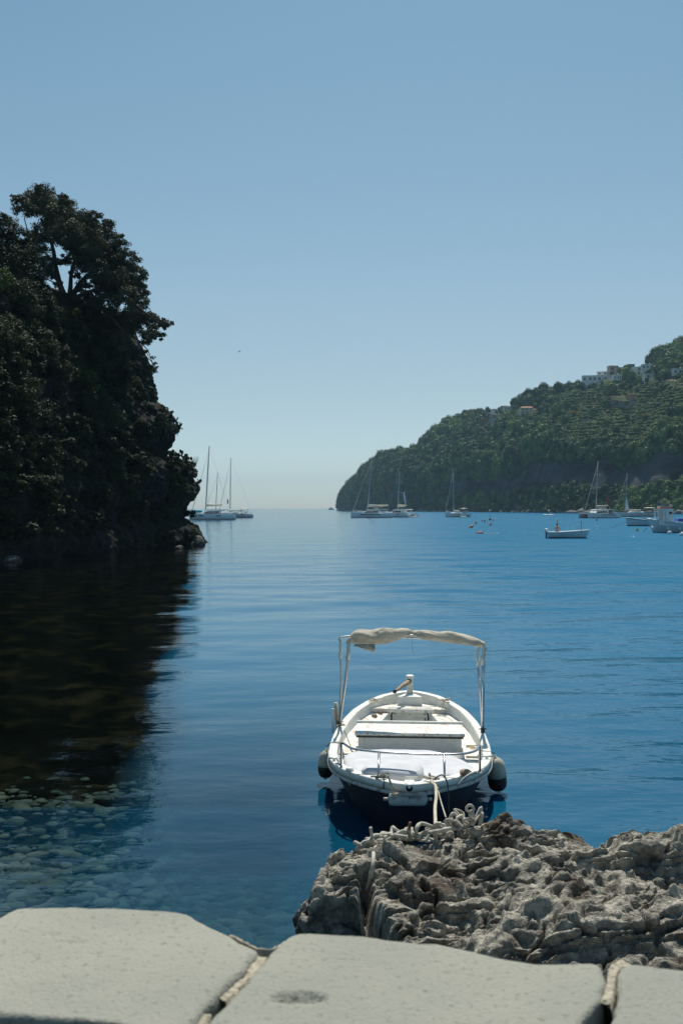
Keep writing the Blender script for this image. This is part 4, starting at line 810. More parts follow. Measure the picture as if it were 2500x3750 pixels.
def slab(poly, seed, pits=(), name='coping_stone'):
    """a worn slab: dense outline, rounded arris, gently uneven top"""
    import bmesh
    pts = [Vector((*T(px, py), 0)) for px, py in poly]; dense = []
    m_ = len(pts)
    for i in range(m_):
        a_, b_, c_, d_ = pts[i - 1], pts[i], pts[(i + 1) % m_], pts[(i + 2) % m_]; L_ = (c_ - b_).length; k_ = max(2, int(L_ / 0.012))
        for j in range(k_):
            t = j / k_; cr = 0.5 * ((2 * b_) + (c_ - a_) * t + (2 * a_ - 5 * b_ + 4 * c_ - d_) * t * t + (3 * b_ - a_ - 3 * c_ + d_) * t ** 3); dense.append(b_.lerp(c_, t).lerp(cr, 0.75))
    cen = sum(dense, Vector()) / len(dense); o_ = np.array([p[:2] for p in dense]); c2_ = np.array(cen[:2])
    nd = len(o_); prof = [(0.0, -0.20), (0.0, -0.10), (0.0, -0.028), (0.0015, -0.010), (0.005, -0.003), (0.013, 0.0)]
    rows = []
    dirc = c2_ - o_; ln = np.linalg.norm(dirc, axis=1)[:, None]; dirc = dirc / ln
    jag = fbm(np.concatenate([o_ * 22, np.full((nd, 1), seed)], 1), 5, seed)[:, None] * 0.010
    for ins_, z_ in prof:
        xy = o_ + dirc * (ins_ + jag); rows.append(np.concatenate([xy, np.full((nd, 1), ZW + z_)], 1))
    base = o_ + dirc * (0.013 + jag)
    for s in np.linspace(0, 1, 60)[1:]:
        xy = base + (c2_ - base) * s; rows.append(np.concatenate([xy, np.full((nd, 1), ZW)], 1))
    v = np.stack(rows, 0); tp = v[6:]; tp[..., 2] += 0.004 * fbm(np.concatenate([tp[..., :2] * 3.2, tp[..., 2:]], -1), 3, seed) + 0.0012 * fbm(tp * 26, 3, seed + 3)
    for (px, py, rx, ry, dep_) in pits:
        cx, cy = T(px, py); q_ = np.sqrt(((v[..., 0] - cx) / rx) ** 2 + ((v[..., 1] - cy) / ry) ** 2) + 0.12 * fbm(v * 40, 2, 5)
        v[..., 2] -= np.where(v[..., 2] > ZW - 0.02, dep_ * (1 - smooth(q_, 0.75, 1.05)), 0)
    v = v.reshape(-1, 3) - np.array(wb[:]); nr = len(rows)
    f = grid_faces(nr, nd); wrap = np.array([(i * nd + nd - 1, i * nd, (i + 1) * nd, (i + 1) * nd + nd - 1) for i in range(nr - 1)])
    # grid_faces runs rows first: (row a, col b) -> add the closing strip with the same turn
    f = np.concatenate([f, np.stack([wrap[:, 0], wrap[:, 3], wrap[:, 2], wrap[:, 1]], -1)])
    me = mesh_np(name, v, f, M['slab'], True)
    bm = bmesh.new(); bm.from_mesh(me); bmesh.ops.recalc_face_normals(bm, faces=bm.faces)
    if sum(fc.normal.z for fc in bm.faces) < 0: bmesh.ops.reverse_faces(bm, faces=bm.faces)
    bm.to_mesh(me); bm.free(); return link(name, me, wall)
slab([(-700, 3500), (-260, 3400), (-60, 3375), (30, 3338), (95, 3320), (330, 3318), (620, 3330), (705, 3350), (800, 3398), (880, 3448), (945, 3478), (925, 3520), (850, 3600), (775, 3668), (728, 3716), (690, 3755), (600, 3775), (430, 3748), (200, 3732), (0, 3718), (-300, 3700), (-700, 3690)], 3, [(190, 3420, .02, .012, .002), (265, 3452, .03, .012, .0015), (362, 3490, .006, .006, .004)])
slab([(992, 3482), (1040, 3440), (1092, 3412), (1160, 3412), (1300, 3422), (1480, 3438), (1620, 3456), (1780, 3490), (1930, 3520), (2060, 3528), (2180, 3526), (2218, 3548), (2214, 3600), (2200, 3650), (2165, 3690), (2130, 3760), (2080, 4000), (700, 4000), (680, 3850), (748, 3745), (800, 3690), (880, 3606), (950, 3530)], 4, [(1095, 3656, .046, .020, .013), (1430, 3466, .004, .004, .004), (1300, 3560, .003, .003, .003)])
slab([(2262, 3560), (2285, 3532), (2320, 3528), (2420, 3538), (2560, 3552), (2900, 3590), (3500, 3640), (3500, 3900), (2900, 3980), (2200, 3980), (2222, 3790), (2245, 3700), (2252, 3640)], 5)
def strip(lst, seed, zt=-0.006):
    """mortar squeezed in a joint: (px, py, half width px)"""
    pts = [Vector((*T(px, py), 0)) for px, py, _ in lst]; ws = [w / F * T(px, py)[1] for px, py, w in lst]; cp = bez(pts, 14); wi = np.interp(np.linspace(0, len(lst) - 1, len(cp)), range(len(lst)), ws); rows = []
    for i, p in enumerate(cp):
        t = (cp[min(i + 1, len(cp) - 1)] - cp[max(i - 1, 0)]).normalized(); nn = Vector((t.y, -t.x, 0)); r = []
        for k, (a_, z_) in enumerate([(-1.25, -0.10), (-1.1, -0.02), (-0.8, 0.0), (-0.4, 0.0), (0, -0.001), (0.4, 0.0), (0.8, 0.0), (1.1, -0.02), (1.25, -0.10)]):
            q_ = p + nn * wi[i] * a_; z2 = ZW + zt + z_ + 0.0035 * float(fbm(np.array([[q_.x * 130, q_.y * 130, seed]]), 3, seed)[0]); r.append(Vector((q_.x, q_.y, z2)) - wb)
        rows.append(r)
    return MB().loft(rows).build('mortar_joint', M['mortar'], wall)
strip([(958, 3480, 26), (930, 3522, 24), (888, 3564, 22), (850, 3600, 20), (815, 3636, 16)], 1, -0.011)
strip([(756, 3688, 24), (722, 3722, 32), (690, 3765, 36), (660, 3830, 36)], 2, -0.011)
strip([(842, 3410, 4), (885, 3432, 5), (930, 3454, 6), (975, 3465, 6), (1020, 3451, 6), (1065, 3423, 5), (1085, 3413, 4)], 3, -0.006)
strip([(2300, 3522, 40), (2262, 3532, 26), (2242, 3550, 18), (2236, 3590, 17), (2228, 3630, 20), (2215, 3668, 22)], 4, -0.002)
# masonry body below the coping
b = MB(); xs = np.linspace(-1.1, 1.5, 27)
far = [T(px, py)[1] - 0.03 for px, py in zip(np.interp(xs, [-0.75, -0.68, -0.35, -0.15, 0.0, 0.3, 0.5, 0.65, 1.2], [-260, 0, 620, 940, 1250, 1800, 2180, 2500, 3300]), np.interp(xs, [-0.75, -0.68, -0.35, -0.15, 0.0, 0.3, 0.5, 0.65, 1.2], [3400, 3345, 3340, 3500, 3430, 3500, 3535, 3560, 3620]))]
front = 1.66
for i in range(len(xs) - 1):
    if xs[i] > 0.5: front_i = 1.50
    else: front_i = 1.66
    b.add([Vector(q_) - wb for q_ in [(xs[i], far[i], 2.335), (xs[i + 1], far[i + 1], 2.335), (xs[i + 1], far[i + 1] + .02, 0.0), (xs[i], far[i] + .02, 0.0), (xs[i], front_i, 2.335), (xs[i + 1], front_i, 2.335), (xs[i + 1], front_i, 0.0), (xs[i], front_i, 0.0)]], [(0, 3, 2, 1), (4, 5, 6, 7), (0, 1, 5, 4)])
b.build('masonry', M['masonry'], wall)
# pebble pressed into the slab
# ================================================================ THE MOORED BOAT
BA = -math.atan(0.0675); BO = Vector((0.798, 12.01, 0))
boat = thing('rowing_boat', 'small white open motor boat with navy hull moored to the lava rock', 'boat', BO, BA)
BM_ = Matrix.Translation(BO) @ Matrix.Rotation(BA, 4, 'Z')
def LB(w, s, z): return Vector((w, s - 2.45, z))                 # boat-local point
def WB(w, s, z): return BM_ @ LB(w, s, z)
def hb(s): return float(np.interp(s, [-0.02, 0.03, 0.12, 0.24, 0.48, 0.76, 1.04, 1.32, 1.7, 2.3, 2.9, 3.5, 4.0, 4.43, 4.7, 4.85, 4.93, 4.96], [0.0, 0.085, 0.18, 0.28, 0.45, 0.62, 0.74, 0.82, 0.88, 0.905, 0.895, 0.84, 0.745, 0.58, 0.41, 0.24, 0.10, 0.0]))
def gz(s): return 0.47 + 0.155 * abs((s - 2.5) / 2.5) ** 2.0
ss = np.concatenate([np.linspace(-0.02, 0.5, 16)[:-1], np.linspace(0.5, 4.5, 33)[:-1], np.linspace(4.5, 4.96, 12)])
def sm(fn, s): return (fn(s - 0.12) + 2 * fn(s) + fn(s + 0.12)) / 4 if 0.3 < s < 4.6 else fn(s)
# hull shell
rows = []
for s in ss:
    b_, g_ = sm(hb, s), gz(s); r = []; e0 = math.exp(-max(s, 0) / 0.5); e1 = math.exp(-max(4.96 - s, 0) / 0.4); p_ = 0.36 + 0.45 * e0 + 0.35 * e1; k_ = -0.26
    for sd in (-1, 1):
        rng_ = np.linspace(1, 0, 13) if sd < 0 else np.linspace(0, 1, 13)[1:]
        for t in rng_: r.append(LB(sd * b_ * (t ** p_), s + e0 * 0.34 * (1 - t) ** 1.3 - e1 * 0.25 * (1 - t) ** 1.3, k_ + (g_ - 0.045 - k_) * t))
    rows.append(r)
MB().loft(rows).build('hull', M['navy'], boat)
def ring(off_in, dz, fn=None):
    """closed loop round the gunwale, offset inwards"""
    out_ = []
    for sd, seq in ((-1, ss), (1, ss[::-1])):
        for s in seq:
            b_ = sm(hb, s); e = 1e-3; sl = (sm(hb, min(s + .05, 4.96)) - sm(hb, max(s - .05, -.02))) / 0.1; nx, ny = 1 / math.hypot(1, sl), -sl / math.hypot(1, sl)
            w_, s_ = b_ - off_in * nx, s - off_in * ny
            s_ = min(max(s_, -0.02 + off_in * 1.15), 4.96 - off_in * 1.15)
            out_.append(LB(sd * max(w_, 0.0), s_, gz(s) + dz))
    return out_
def band(name, prof, m, bevel=0):
    rws = [ring(o_, z_) for o_, z_ in prof]; b = MB(); n_ = len(rws[0]); v = [p for r in rws for p in r]; k = len(prof)
    f = [(i * n_ + j, ((i + 1) % k) * n_ + j, ((i + 1) % k) * n_ + (j + 1) % n_, i * n_ + (j + 1) % n_) for i in range(k) for j in range(n_)]
    return b.add(v, f, True).build(name, m, boat)
gw = band('gunwale', [(-0.012, -0.075), (-0.018, -0.008), (-0.012, 0.0), (0.072, 0.0), (0.080, -0.008), (0.078, -0.035), (0.05, -0.05)], M['white_paint'])
band('rubbing_strake', [(-0.010, -0.118), (-0.028, -0.110), (-0.030, -0.085), (-0.014, -0.074)], M['rail_rubber'])
# inner bulwark
MB().add(ring(0.055, -0.02) + ring(0.115, -0.24), [(j, (j + 1) % (2 * len(ss)), 2 * len(ss) + (j + 1) % (2 * len(ss)), 2 * len(ss) + j) for j in range(2 * len(ss))], True).build('bulwark', M['inner_paint'], boat)
# decks
def deckz(s): return gz(s) - (0.10 if s < 1.9 else 0.13) - 0.02 * math.exp(-abs(s - 2.4))
def cells(name, s0, s1, inner, n_=26, dz=0.0, m=None, nose=True):
    b = MB()
    for sd in ((-1, 1) if inner else (0,)):
        rows = []
        for s in np.linspace(s0, s1, n_):
            o_ = max(sm(hb, s) - 0.075, 0.002); z_ = deckz(s) + dz
            rows.append([LB(sd * inner(s), s, z_ - 0.05), LB(sd * inner(s), s, z_), LB(sd * o_, s, z_)] if sd else [LB(-o_, s, z_), LB(-o_ / 3, s, z_ + .012), LB(o_ / 3, s, z_ + .012), LB(o_, s, z_)])
        b.loft(rows, smooth=False)
    return b.build(name, m or M['deck_paint'], boat)
inn = lambda s: float(np.interp(s, [2.2, 3.0, 3.7, 4.40], [0.62, 0.58, 0.43, 0.27]))
cells('foredeck', 0.06, 2.25, None, 40)
cells('side_deck', 2.25, 4.40, inn)
ad_ = MB(); rows = []
for s in np.linspace(4.34, 4.90, 10): o_ = max(sm(hb, s) - 0.075, 0.01); rows.append([LB(-o_, s, deckz(4.4) + 0.045), LB(o_, s, deckz(4.4) + 0.045)])
ad_.loft(rows, smooth=False); zd = deckz(4.4) + 0.045; o_ = hb(4.34) - 0.09; ad_.add([LB(-o_, 4.338, zd + .001), LB(o_, 4.338, zd + .001), LB(o_, 4.338, zd - 0.045), LB(-o_, 4.338, zd - 0.045)], [(0, 3, 2, 1)]); ad_.build('stern_deck', M['deck_paint'], boat)
# cockpit well
w_ = MB(); rows = []
for s in np.linspace(2.25, 4.40, 14): i_ = inn(s); rows.append([LB(-i_, s, deckz(s)), LB(-i_ * 0.97, s, 0.06), LB(i_ * 0.97, s, 0.06), LB(i_, s, deckz(s))])
w_.loft(rows, smooth=False); w_.build('cockpit_lining', M['inner_paint'], boat)
bh = MB(); bh.box(LB(0, 4.41, 0.24), (0.60, 0.02, 0.48)); bh.build('bulkhead', M['inner_paint'], boat)
def rrect(hw, hh, r, n_=6): return [((hw - r) * sx + r * math.cos(a_), (hh - r) * sy + r * math.sin(a_)) for sx, sy, a0 in ((1, 1, 0), (-1, 1, math.pi / 2), (-1, -1, math.pi), (1, -1, 1.5 * math.pi)) for a_ in [a0 + k * math.pi / 2 / n_ for k in range(n_ + 1)]]
RX = Matrix.Rotation(math.pi / 2, 3, 'X')
dm = MB(); dm.prism(rrect(0.235, 0.23, 0.05), 0, 0.012, RX); M['door_paint'] = mat('door_paint', (0.60, 0.60, 0.545), 0.5, (0.50, 0.49, 0.44), 8)
door = dm.build('locker_door', M['door_paint'], boat, loc=LB(0, 4.396, 0.19))
hd = MB()
for x in (-0.2, 0.0, 0.2): hd.lathe([(0.008, 0), (0.008, 0.006)], 6, (x, -0.02, 0.205), RX)
for z in (-0.1, 0.05): hd.lathe([(0.008, 0), (0.008, 0.006)], 6, (-0.215, -0.02, z), RX)
hd.build('screw_heads', M['rope_dark'], door); door.children[0]['kind'] = 'stuff'
dh = MB(); dh.box((0.205, -0.03, 0.10), (0.014, 0.02, 0.10)); dh.box((0.212, -0.03, 0.02), (0.02, 0.02, 0.03)); dh.build('latch', M['rope_dark'], door)
fr_ = MB(); pl = rrect(0.262, 0.25, 0.07); pi = rrect(0.240, 0.235, 0.052); v = [RX @ Vector((x, y, 0)) for x, y in pl] + [RX @ Vector((x, y, 0)) for x, y in pi]; k_ = len(pl); fr_.add(v, [(j, (j + 1) % k_, k_ + (j + 1) % k_, k_ + j) for j in range(k_)]); fr_.build('door_seam', M['rope_dark'], boat, loc=LB(0, 4.3985, 0.19))
vt = MB(); vt.prism(rrect(0.055, 0.02, 0.019), 0, 0.01, Matrix.Rotation(-0.45, 3, 'Z') @ RX); vt.build('vent_hole', M['black_rubber'], boat, loc=LB(-0.355, 4.02, 0.32), rot=(0, 0, -0.45))
MB().box(LB(0.33, 4.1, 0.30), (0.012, 0.34, 0.05), rz=0.35).build('side_shelf', M['white_paint'], boat)
# engine box bench
bx_ = MB(); bx_.box(LB(0, 2.62, 0.445), (1.20, 0.52, 0.21)); bx_.build('engine_box', M['inner_paint'], boat, bevel=0.006)
lid = MB(); lid.box(LB(0, 2.61, 0.568), (1.275, 0.60, 0.030)); lid.build('box_lid', M['deck_paint'], boat, bevel=0.005)
MB().box(LB(0, 2.895, 0.596), (1.275, 0.025, 0.030)).build('lid_lip', M['inner_paint'], boat)
MB().box(LB(0, 2.305, 0.545), (1.24, 0.01, 0.02)).build('lid_seam', M['rope_dark'], boat)
for x in (-0.555, 0.565): MB().box(LB(x, 2.352, 0.445), (0.07, 0.012, 0.2)).build('corner_post', M['white_paint'], boat)
MB().box(LB(0.76, 2.30, deckz(2.3) + 0.015), (0.22, 0.07, 0.03)).build('deck_board', M['deck_paint'], boat, bevel=0.006)
MB().box(LB(-0.74, 2.36, deckz(2.3) + 0.010), (0.24, 0.06, 0.02)).build('deck_board', M['deck_paint'], boat, bevel=0.005)
# stem head with bull's eye, stern post, tiller
kp = MB(); kp.box(LB(0, 0.06, gz(0) - 0.03), (0.10, 0.13, 0.075)); kp.build('stem_block', M['white_paint'], boat, bevel=0.012)
bl = MB(); bl.lathe([(0.001, -0.012), (0.032, -0.012), (0.032, 0.012), (0.001, 0.012)], 10, (0, 0, 0), RX); bl.build('tow_eye', M['black_rubber'], boat, loc=LB(0.0, -0.018, gz(0) - 0.035))
tr_ = MB(); pts_ = [(-0.20, 0), (0.20, 0), (0, 0.30)]; tr_.prism([(-0.17, 4.62), (0.17, 4.62), (0.05, 4.88), (-0.05, 4.88)], 0, 0.12); o = tr_.build('stern_knee', M['inner_paint'], boat); o.location = LB(0, 0, zd + 0.0)
sp = MB(); sp.box(LB(0.0, 4.90, 0.64), (0.085, 0.075, 0.34)); sp.lathe([(0.045, 0), (0.062, 0.01), (0.062, 0.035), (0.045, 0.045)], 12, LB(0, 4.90, 0.80)); sp.build('stern_post', M['white_paint'], boat, bevel=0.008)
tl = MB(); tl.tube([LB(0.0, 4.86, 0.765), LB(-0.10, 4.66, 0.735), LB(-0.17, 4.44, 0.715), LB(-0.20, 4.36, 0.71)], [0.034, 0.028, 0.022, 0.02], 6); tl.build('tiller', M['wood'], boat)
MB().box(LB(-0.205, 4.345, 0.709), (0.045, 0.03, 0.045)).build('tiller_cap', M['black_rubber'], boat)
# bow rail
rl = MB(); zr2 = 0.775
RP = [LB(-0.705, 0.98, gz(1) + 0.00), LB(-0.70, 0.96, zr2), LB(-0.665, 0.88, zr2 + .012), LB(-0.56, 0.72, zr2), LB(-0.30, 0.60, zr2), LB(0.0, 0.55, zr2), LB(0.30, 0.54, zr2), LB(0.52, 0.58, zr2), LB(0.66, 0.72, zr2), LB(0.70, 0.86, zr2 + .012), LB(0.71, 0.90, zr2), LB(0.715, 0.93, gz(1) + 0.00)]
rl.tube([RP[0]] + bez(RP[1:-1], 6) + [RP[-1]], 0.0125, 8); rl.build('bow_rail', M['steel'], boat)
for x, s0_, s1_ in ((-0.30, 0.30, 0.60), (0.34, 0.36, 0.54)): b = MB(); b.tube([LB(x, s0_, gz(.4) - 0.02), LB(x, s1_, zr2)], 0.0115, 8); b.lathe([(0.03, 0), (0.03, 0.008)], 10, LB(x, s0_, gz(.4) - 0.003)); b.build('rail_stanchion', M['steel'], boat)
nl = MB(); nl.lathe([(0.045, 0), (0.045, 0.01), (0.038, 0.03), (0.02, 0.042)], 12, LB(-0.60, 0.72, gz(.7) - 0.002)); nl.build('navigation_light', M['plastic'], boat)
for w_, s_, rz_ in ((-0.31, 0.27, 0.4), (0.21, 0.17, -0.2), (-0.45, 4.42, 0.7), (0.47, 4.40, -0.7), (0.83, 1.55, 0.2), (-0.80, 1.30, -0.2), (0.02, 0.20, 0.0)):
    b = MB(); R_ = Matrix.Rotation(rz_, 3, 'Z'); c_ = LB(w_, s_, gz(s_)); b.box(c_ + Vector((0, 0, .012)), (0.03, 0.03, 0.03)); b.tube([c_ + R_ @ Vector((-.065, 0, .03)), c_ + Vector((0, 0, .028)), c_ + R_ @ Vector((.065, 0, .03))], 0.010, 6); b.build('cleat', M['plastic'], boat)
# awning frame
def pole(pts_, r, name, m): return MB().tube(pts_, r, 8).build(name, m, boat)
zt_ = 1.60
FL, FRt = LB(-0.875, 3.20, gz(3.2)), LB(0.885, 2.95, gz(2.9))
TLp, TRp = LB(-0.72, 2.95, zt_ - 0.02), LB(0.895, 2.85, zt_ - 0.07)
def bow(dx0, ds0, dz0, dx1, ds1, dz1, nm):
    a0, a1 = FL + Vector((0, 0, 0)), FRt; p0 = TLp + Vector((dx0, ds0, dz0)); p1 = TRp + Vector((dx1, ds1, dz1))
    o = pole([a0, a0.lerp(p0, 0.5), p0 + Vector((-0.035, 0, -0.16))], 0.0135, nm, M['alloy']); pole([a1, a1.lerp(p1, 0.5), p1 + Vector((0.0, 0, -0.16))], 0.0135, nm, M['steel'])
    pole(bez([p0 + Vector((-0.035, 0, -0.16)), p0 + Vector((-0.03, 0, -0.06)), p0 + Vector((0.03, 0, 0.01)), p0.lerp(p1, 0.5) + Vector((0, 0, 0.07)), p1 + Vector((-0.05, 0, 0.01)), p1 + Vector((0.0, 0, -0.06)), p1 + Vector((0.0, 0, -0.16))], 6), 0.014, 'awning_hoop', M['alloy'])
    for q_, q2 in ((p0 + Vector((-0.035, 0, -0.15)), a0), (p1 + Vector((0, 0, -0.15)), a1)): pole([q_, q_.lerp(q2, 0.11)], 0.020, 'pole_sleeve', M['plastic'])
bow(0, 0, 0, 0, 0, 0, 'awning_pole'); bow(-0.10, 0.10, 0.02, -0.075, 0.08, 0.0, 'awning_pole'); bow(0.02, -0.06, 0.03, -0.02, -0.05, 0.04, 'awning_pole')
# rolled canvas: sagging bundle tied in the middle
def canvas(prof, seed, name='rolled_canvas'):
    """prof: (u 0..1, top z, bottom z) along the hoop"""
    rows = []; N_ = 70; u0, u1 = prof[0][0], prof[-1][0]
    for i in range(N_):
        u = u0 + (u1 - u0) * i / (N_ - 1); c_ = TLp.lerp(TRp, u); zt2 = np.interp(u, [p[0] for p in prof], [p[1] for p in prof]); zb2 = np.interp(u, [p[0] for p in prof], [p[2] for p in prof]); zc, hh = (zt2 + zb2) / 2, (zt2 - zb2) / 2; dd = np.interp(u, [p[0] for p in prof], [p[3] for p in prof])
        r = []
        for k in range(26):
            a_ = 2 * math.pi * k / 26; ca, sa = math.cos(a_), math.sin(a_); wr_ = 1 + 0.22 * float(fbm(np.array([[u * 7 + 0.7 * sa, ca * 1.6 + u * 5, seed]]), 3, seed)[0]) + 0.09 * math.sin(u * 34 + sa * 2.5 + seed) * (0.5 + 0.5 * sa)
            r.append(Vector((c_.x, c_.y + ca * dd * wr_, zc + sa * hh * (0.93 + (wr_ - 1) * 0.9))))
        rows.append(r)
    return MB().loft(rows, True, True, True).build(name, M['canvas'], boat)
def zc_(py, D=12.45): return H - (py - HY) / F * D
canvas([(0.0, zc_(2322), zc_(2362), .11), (0.03, zc_(2311), zc_(2364), .12), (0.12, zc_(2309), zc_(2364), .13), (0.22, zc_(2303), zc_(2362), .13), (0.30, zc_(2302), zc_(2355), .12), (0.38, zc_(2298), zc_(2340), .10), (0.435, zc_(2302), zc_(2326), .06), (0.455, zc_(2309), zc_(2323), .035)], 3)
canvas([(0.455, zc_(2309), zc_(2323), .035), (0.48, zc_(2305), zc_(2330), .06), (0.56, zc_(2305), zc_(2344), .10), (0.66, zc_(2308), zc_(2352), .12), (0.74, zc_(2309), zc_(2356), .12), (0.84, zc_(2316), zc_(2360), .12), (0.93, zc_(2332), zc_(2363), .10), (1.0, zc_(2344), zc_(2366), .07), (1.01, zc_(2350), zc_(2362), .03)], 5)
fl = MB(); rows = []
for i in range(13):
    u = 0.03 + 0.155 * i / 12; c_ = TLp.lerp(TRp, u); drop = np.interp(i, [0, 3, 8, 11, 12], [0.01, 0.03, 0.065, 0.085, 0.03]); rows.append([Vector((c_.x, c_.y - 0.10 - .02 * math.sin(i), zc_(2358))), Vector((c_.x, c_.y - 0.13 + .02 * math.sin(i * 1.3), zc_(2363) - drop * .6)), Vector((c_.x + .01, c_.y - 0.09, zc_(2363) - drop))])
fl.loft(rows); fo_ = fl.build('canvas_flap', M['canvas'], boat); md = fo_.modifiers.new('thickness', 'SOLIDIFY'); md.thickness = 0.006
c_ = TLp.lerp(TRp, 0.455); tie = MB(); tie.tube([c_ + Vector((0.0, 0.045 * math.cos(a_), zc_(2316) - c_.z + 0.032 * math.sin(a_))) for a_ in np.linspace(0, 6.28, 12)], 0.006, 6); tie.tube([c_ + Vector((0, -0.05, zc_(2322) - c_.z)), c_ + Vector((0.015, -0.06, zc_(2345) - c_.z)), c_ + Vector((0.02, -0.05, zc_(2380) - c_.z)), c_ + Vector((0.04, -0.05, zc_(2396) - c_.z))], 0.0035, 4); tie.tube([c_ + Vector((0, -0.05, zc_(2322) - c_.z)), c_ + Vector((-0.045, -0.06, zc_(2342) - c_.z))], 0.0035, 4); tie.build('canvas_tie', M['rope'], boat)
# pole foot lashings
for a_, nm in ((FL, 0), (FRt, 1)):
    b = MB(); b.lathe([(0.022, -0.02), (0.026, 0), (0.026, 0.05), (0.018, 0.06)], 8, a_); b.tube([a_ + Vector((-.05, 0, .04)), a_ + Vector((.05, 0, .045))], 0.007, 5); b.build('pole_foot', M['rope_dark'], boat)

# ---- things lying in or hanging from the boat
def put(name, label, cat, mb, m, group=None, bevel=0, origin=None):
    o0 = Vector(origin) if origin is not None else sum((Vector(q) for q in mb.v), Vector()) / len(mb.v)
    mb.v = [tuple(Vector(q) - o0) for q in mb.v]; o = mb.build(name, m, None, bevel); o.location = o0; return props(o, label, cat, group)
def cushion(outline, z0, th, crown, seed, N_=16, wave=0.0):
    """soft pad from an outline in boat coordinates (w, s)"""
    o_ = [Vector((x, y, 0)) for x, y in outline]; d_ = []
    for i in range(len(o_)):
        a_, b_, c_, e_ = o_[i - 1], o_[i], o_[(i + 1) % len(o_)], o_[(i + 2) % len(o_)]
        for j in range(6): t = j / 6; d_.append(0.5 * ((2 * b_) + (c_ - a_) * t + (2 * a_ - 5 * b_ + 4 * c_ - e_) * t * t + (3 * b_ - a_ - 3 * c_ + e_) * t ** 3))
    cen = sum(d_, Vector()) / len(d_); rows = []
    for sc_, z_ in [(0.90, 0), (0.97, 0.08), (1.0, 0.3), (1.01, 0.5), (1.0, 0.72), (0.985, 0.86), (0.95, 0.96), (0.90, 1.0)] + [(0.90 - 0.9 * k / N_, 1.0) for k in range(1, N_ + 1)]:
        r = []
        for p in d_:
            q_ = cen + (p - cen) * sc_; zz_ = z0 + th * z_ + (crown * (1 - sc_) ** 0.6 if z_ >= 1 else 0) + (z_ * 0.020 * float(fbm(np.array([[q_.x * 4, q_.y * 4, seed]]), 2, seed)[0])) + wave * (math.sin(q_.x * 3.2 + 0.8) * 0.5 + 0.5) * max(0, q_.y - 1.0)
            r.append(WB(q_.x, q_.y, zz_))
        rows.append(r)
    return MB().loft(rows, True)
put('cushion', 'large thin white mattress cushion covering the bow deck in front of the engine box', 'cushion', cushion([(-0.60, 0.98), (-0.70, 1.4), (-0.68, 1.80), (-0.40, 1.93), (0.0, 1.86), (0.34, 1.72), (0.60, 1.42), (0.68, 1.2), (0.60, 0.95), (0.34, 0.86), (0.12, 1.02), (-0.14, 1.12), (-0.34, 0.98), (-0.42, 0.80), (-0.52, 0.80)], 0.405, 0.085, 0.02, 3, wave=0.04), M['cushion'], 'cushions on the bow deck')
put('cushion', 'small rounded white bolster cushion lying behind the bow cleats', 'cushion', cushion([(-0.46, 0.56), (-0.44, 0.80), (-0.30, 0.93), (0.02, 0.92), (0.13, 0.80), (0.13, 0.52), (0.04, 0.42), (-0.20, 0.44)], 0.50, 0.11, 0.05, 4), M['cushion'], 'cushions on the bow deck')
put('cushion', 'white pad showing from beneath the bolster on its right side', 'cushion', cushion([(-0.05, 0.46), (-0.05, 0.84), (0.16, 0.92), (0.36, 0.84), (0.36, 0.66), (0.22, 0.48), (0.08, 0.40)], 0.485, 0.055, 0.015, 5), M['cushion'], 'cushions on the bow deck')
sg = MB(); v, f = pebble(3, 2, 0.3, 0.6); c_ = WB(0.545, 0.545, gz(.5) + 0.028); sg.add([tuple(Vector(q) * 0.062 * 1.0 + c_) for q in v], [tuple(q) for q in f], True); put('sponge', 'brown sponge lying on the white gunwale right of the bow rail', 'sponge', sg, M['wood'])
# fenders
def fender_up(name, label, w, s, ztop, L_, R_, m, tilt):
    c_ = WB(w, s, ztop); t = thing('fender', label, 'fender', c_, group='fenders hanging from the moored boat'); t.rotation_euler = (tilt[0], tilt[1], 0)
    pr = [(0.012, 0.0), (0.02, -0.03), (R_ * 0.42, -0.035), (R_ * 0.80, -0.07), (R_ * 0.97, -0.12), (R_, -0.17), (R_, -L_ * 0.62)]; pr2 = [(R_ * 1.004, -L_ * 0.60), (R_ * 1.004, -L_ + 0.10), (R_ * 0.9, -L_ + 0.05), (R_ * 0.6, -L_ + 0.015), (R_ * 0.2, -L_), (0.01, -L_)]
    MB().lathe(pr[::-1], 22).build('body', M['fender'], t); MB().lathe(pr2[::-1], 22).build('end_cap', M['black_rubber'], t)
    b = MB(); e = MB(); a_ = 0; e.tube([Vector((0.02 * math.cos(k), -R_ * 0.55 + 0.0, -L_ + 0.03 + 0.03 * math.sin(k))) for k in np.linspace(0, 6, 8)], 0.008, 5); e.build('eye', M['plastic'], t)
    return t
fender_up('f', 'beige fender with black lower half hanging on the left side of the moored boat', -0.96, 2.28, 0.41, 0.35, 0.090, M['fender'], (0.02, 0.05))
fender_up('f', 'large grey fender with black lower half on the right of the moored boat', 0.95, 1.95, 0.44, 0.41, 0.106, M['fender'], (0.05, -0.10))
fc = W(1493, 2926, 0); FD = 9.62; fcen = P(1492, 2926, FD)
t = thing('fender', 'pale blue-white cylindrical fender slung level under the bow', 'fender', fcen, 0.0, 'fenders hanging from the moored boat'); RY = Matrix.Rotation(math.pi / 2, 3, 'Y')
hl_ = 0.165; MB().lathe([(0.035, -hl_ - 0.015), (0.055, -hl_), (0.062, -hl_ + 0.03), (0.062, hl_ - 0.03), (0.055, hl_), (0.035, hl_ + 0.015)], 20, (0, 0, 0), RY).build('body', M['fender_blue'], t)
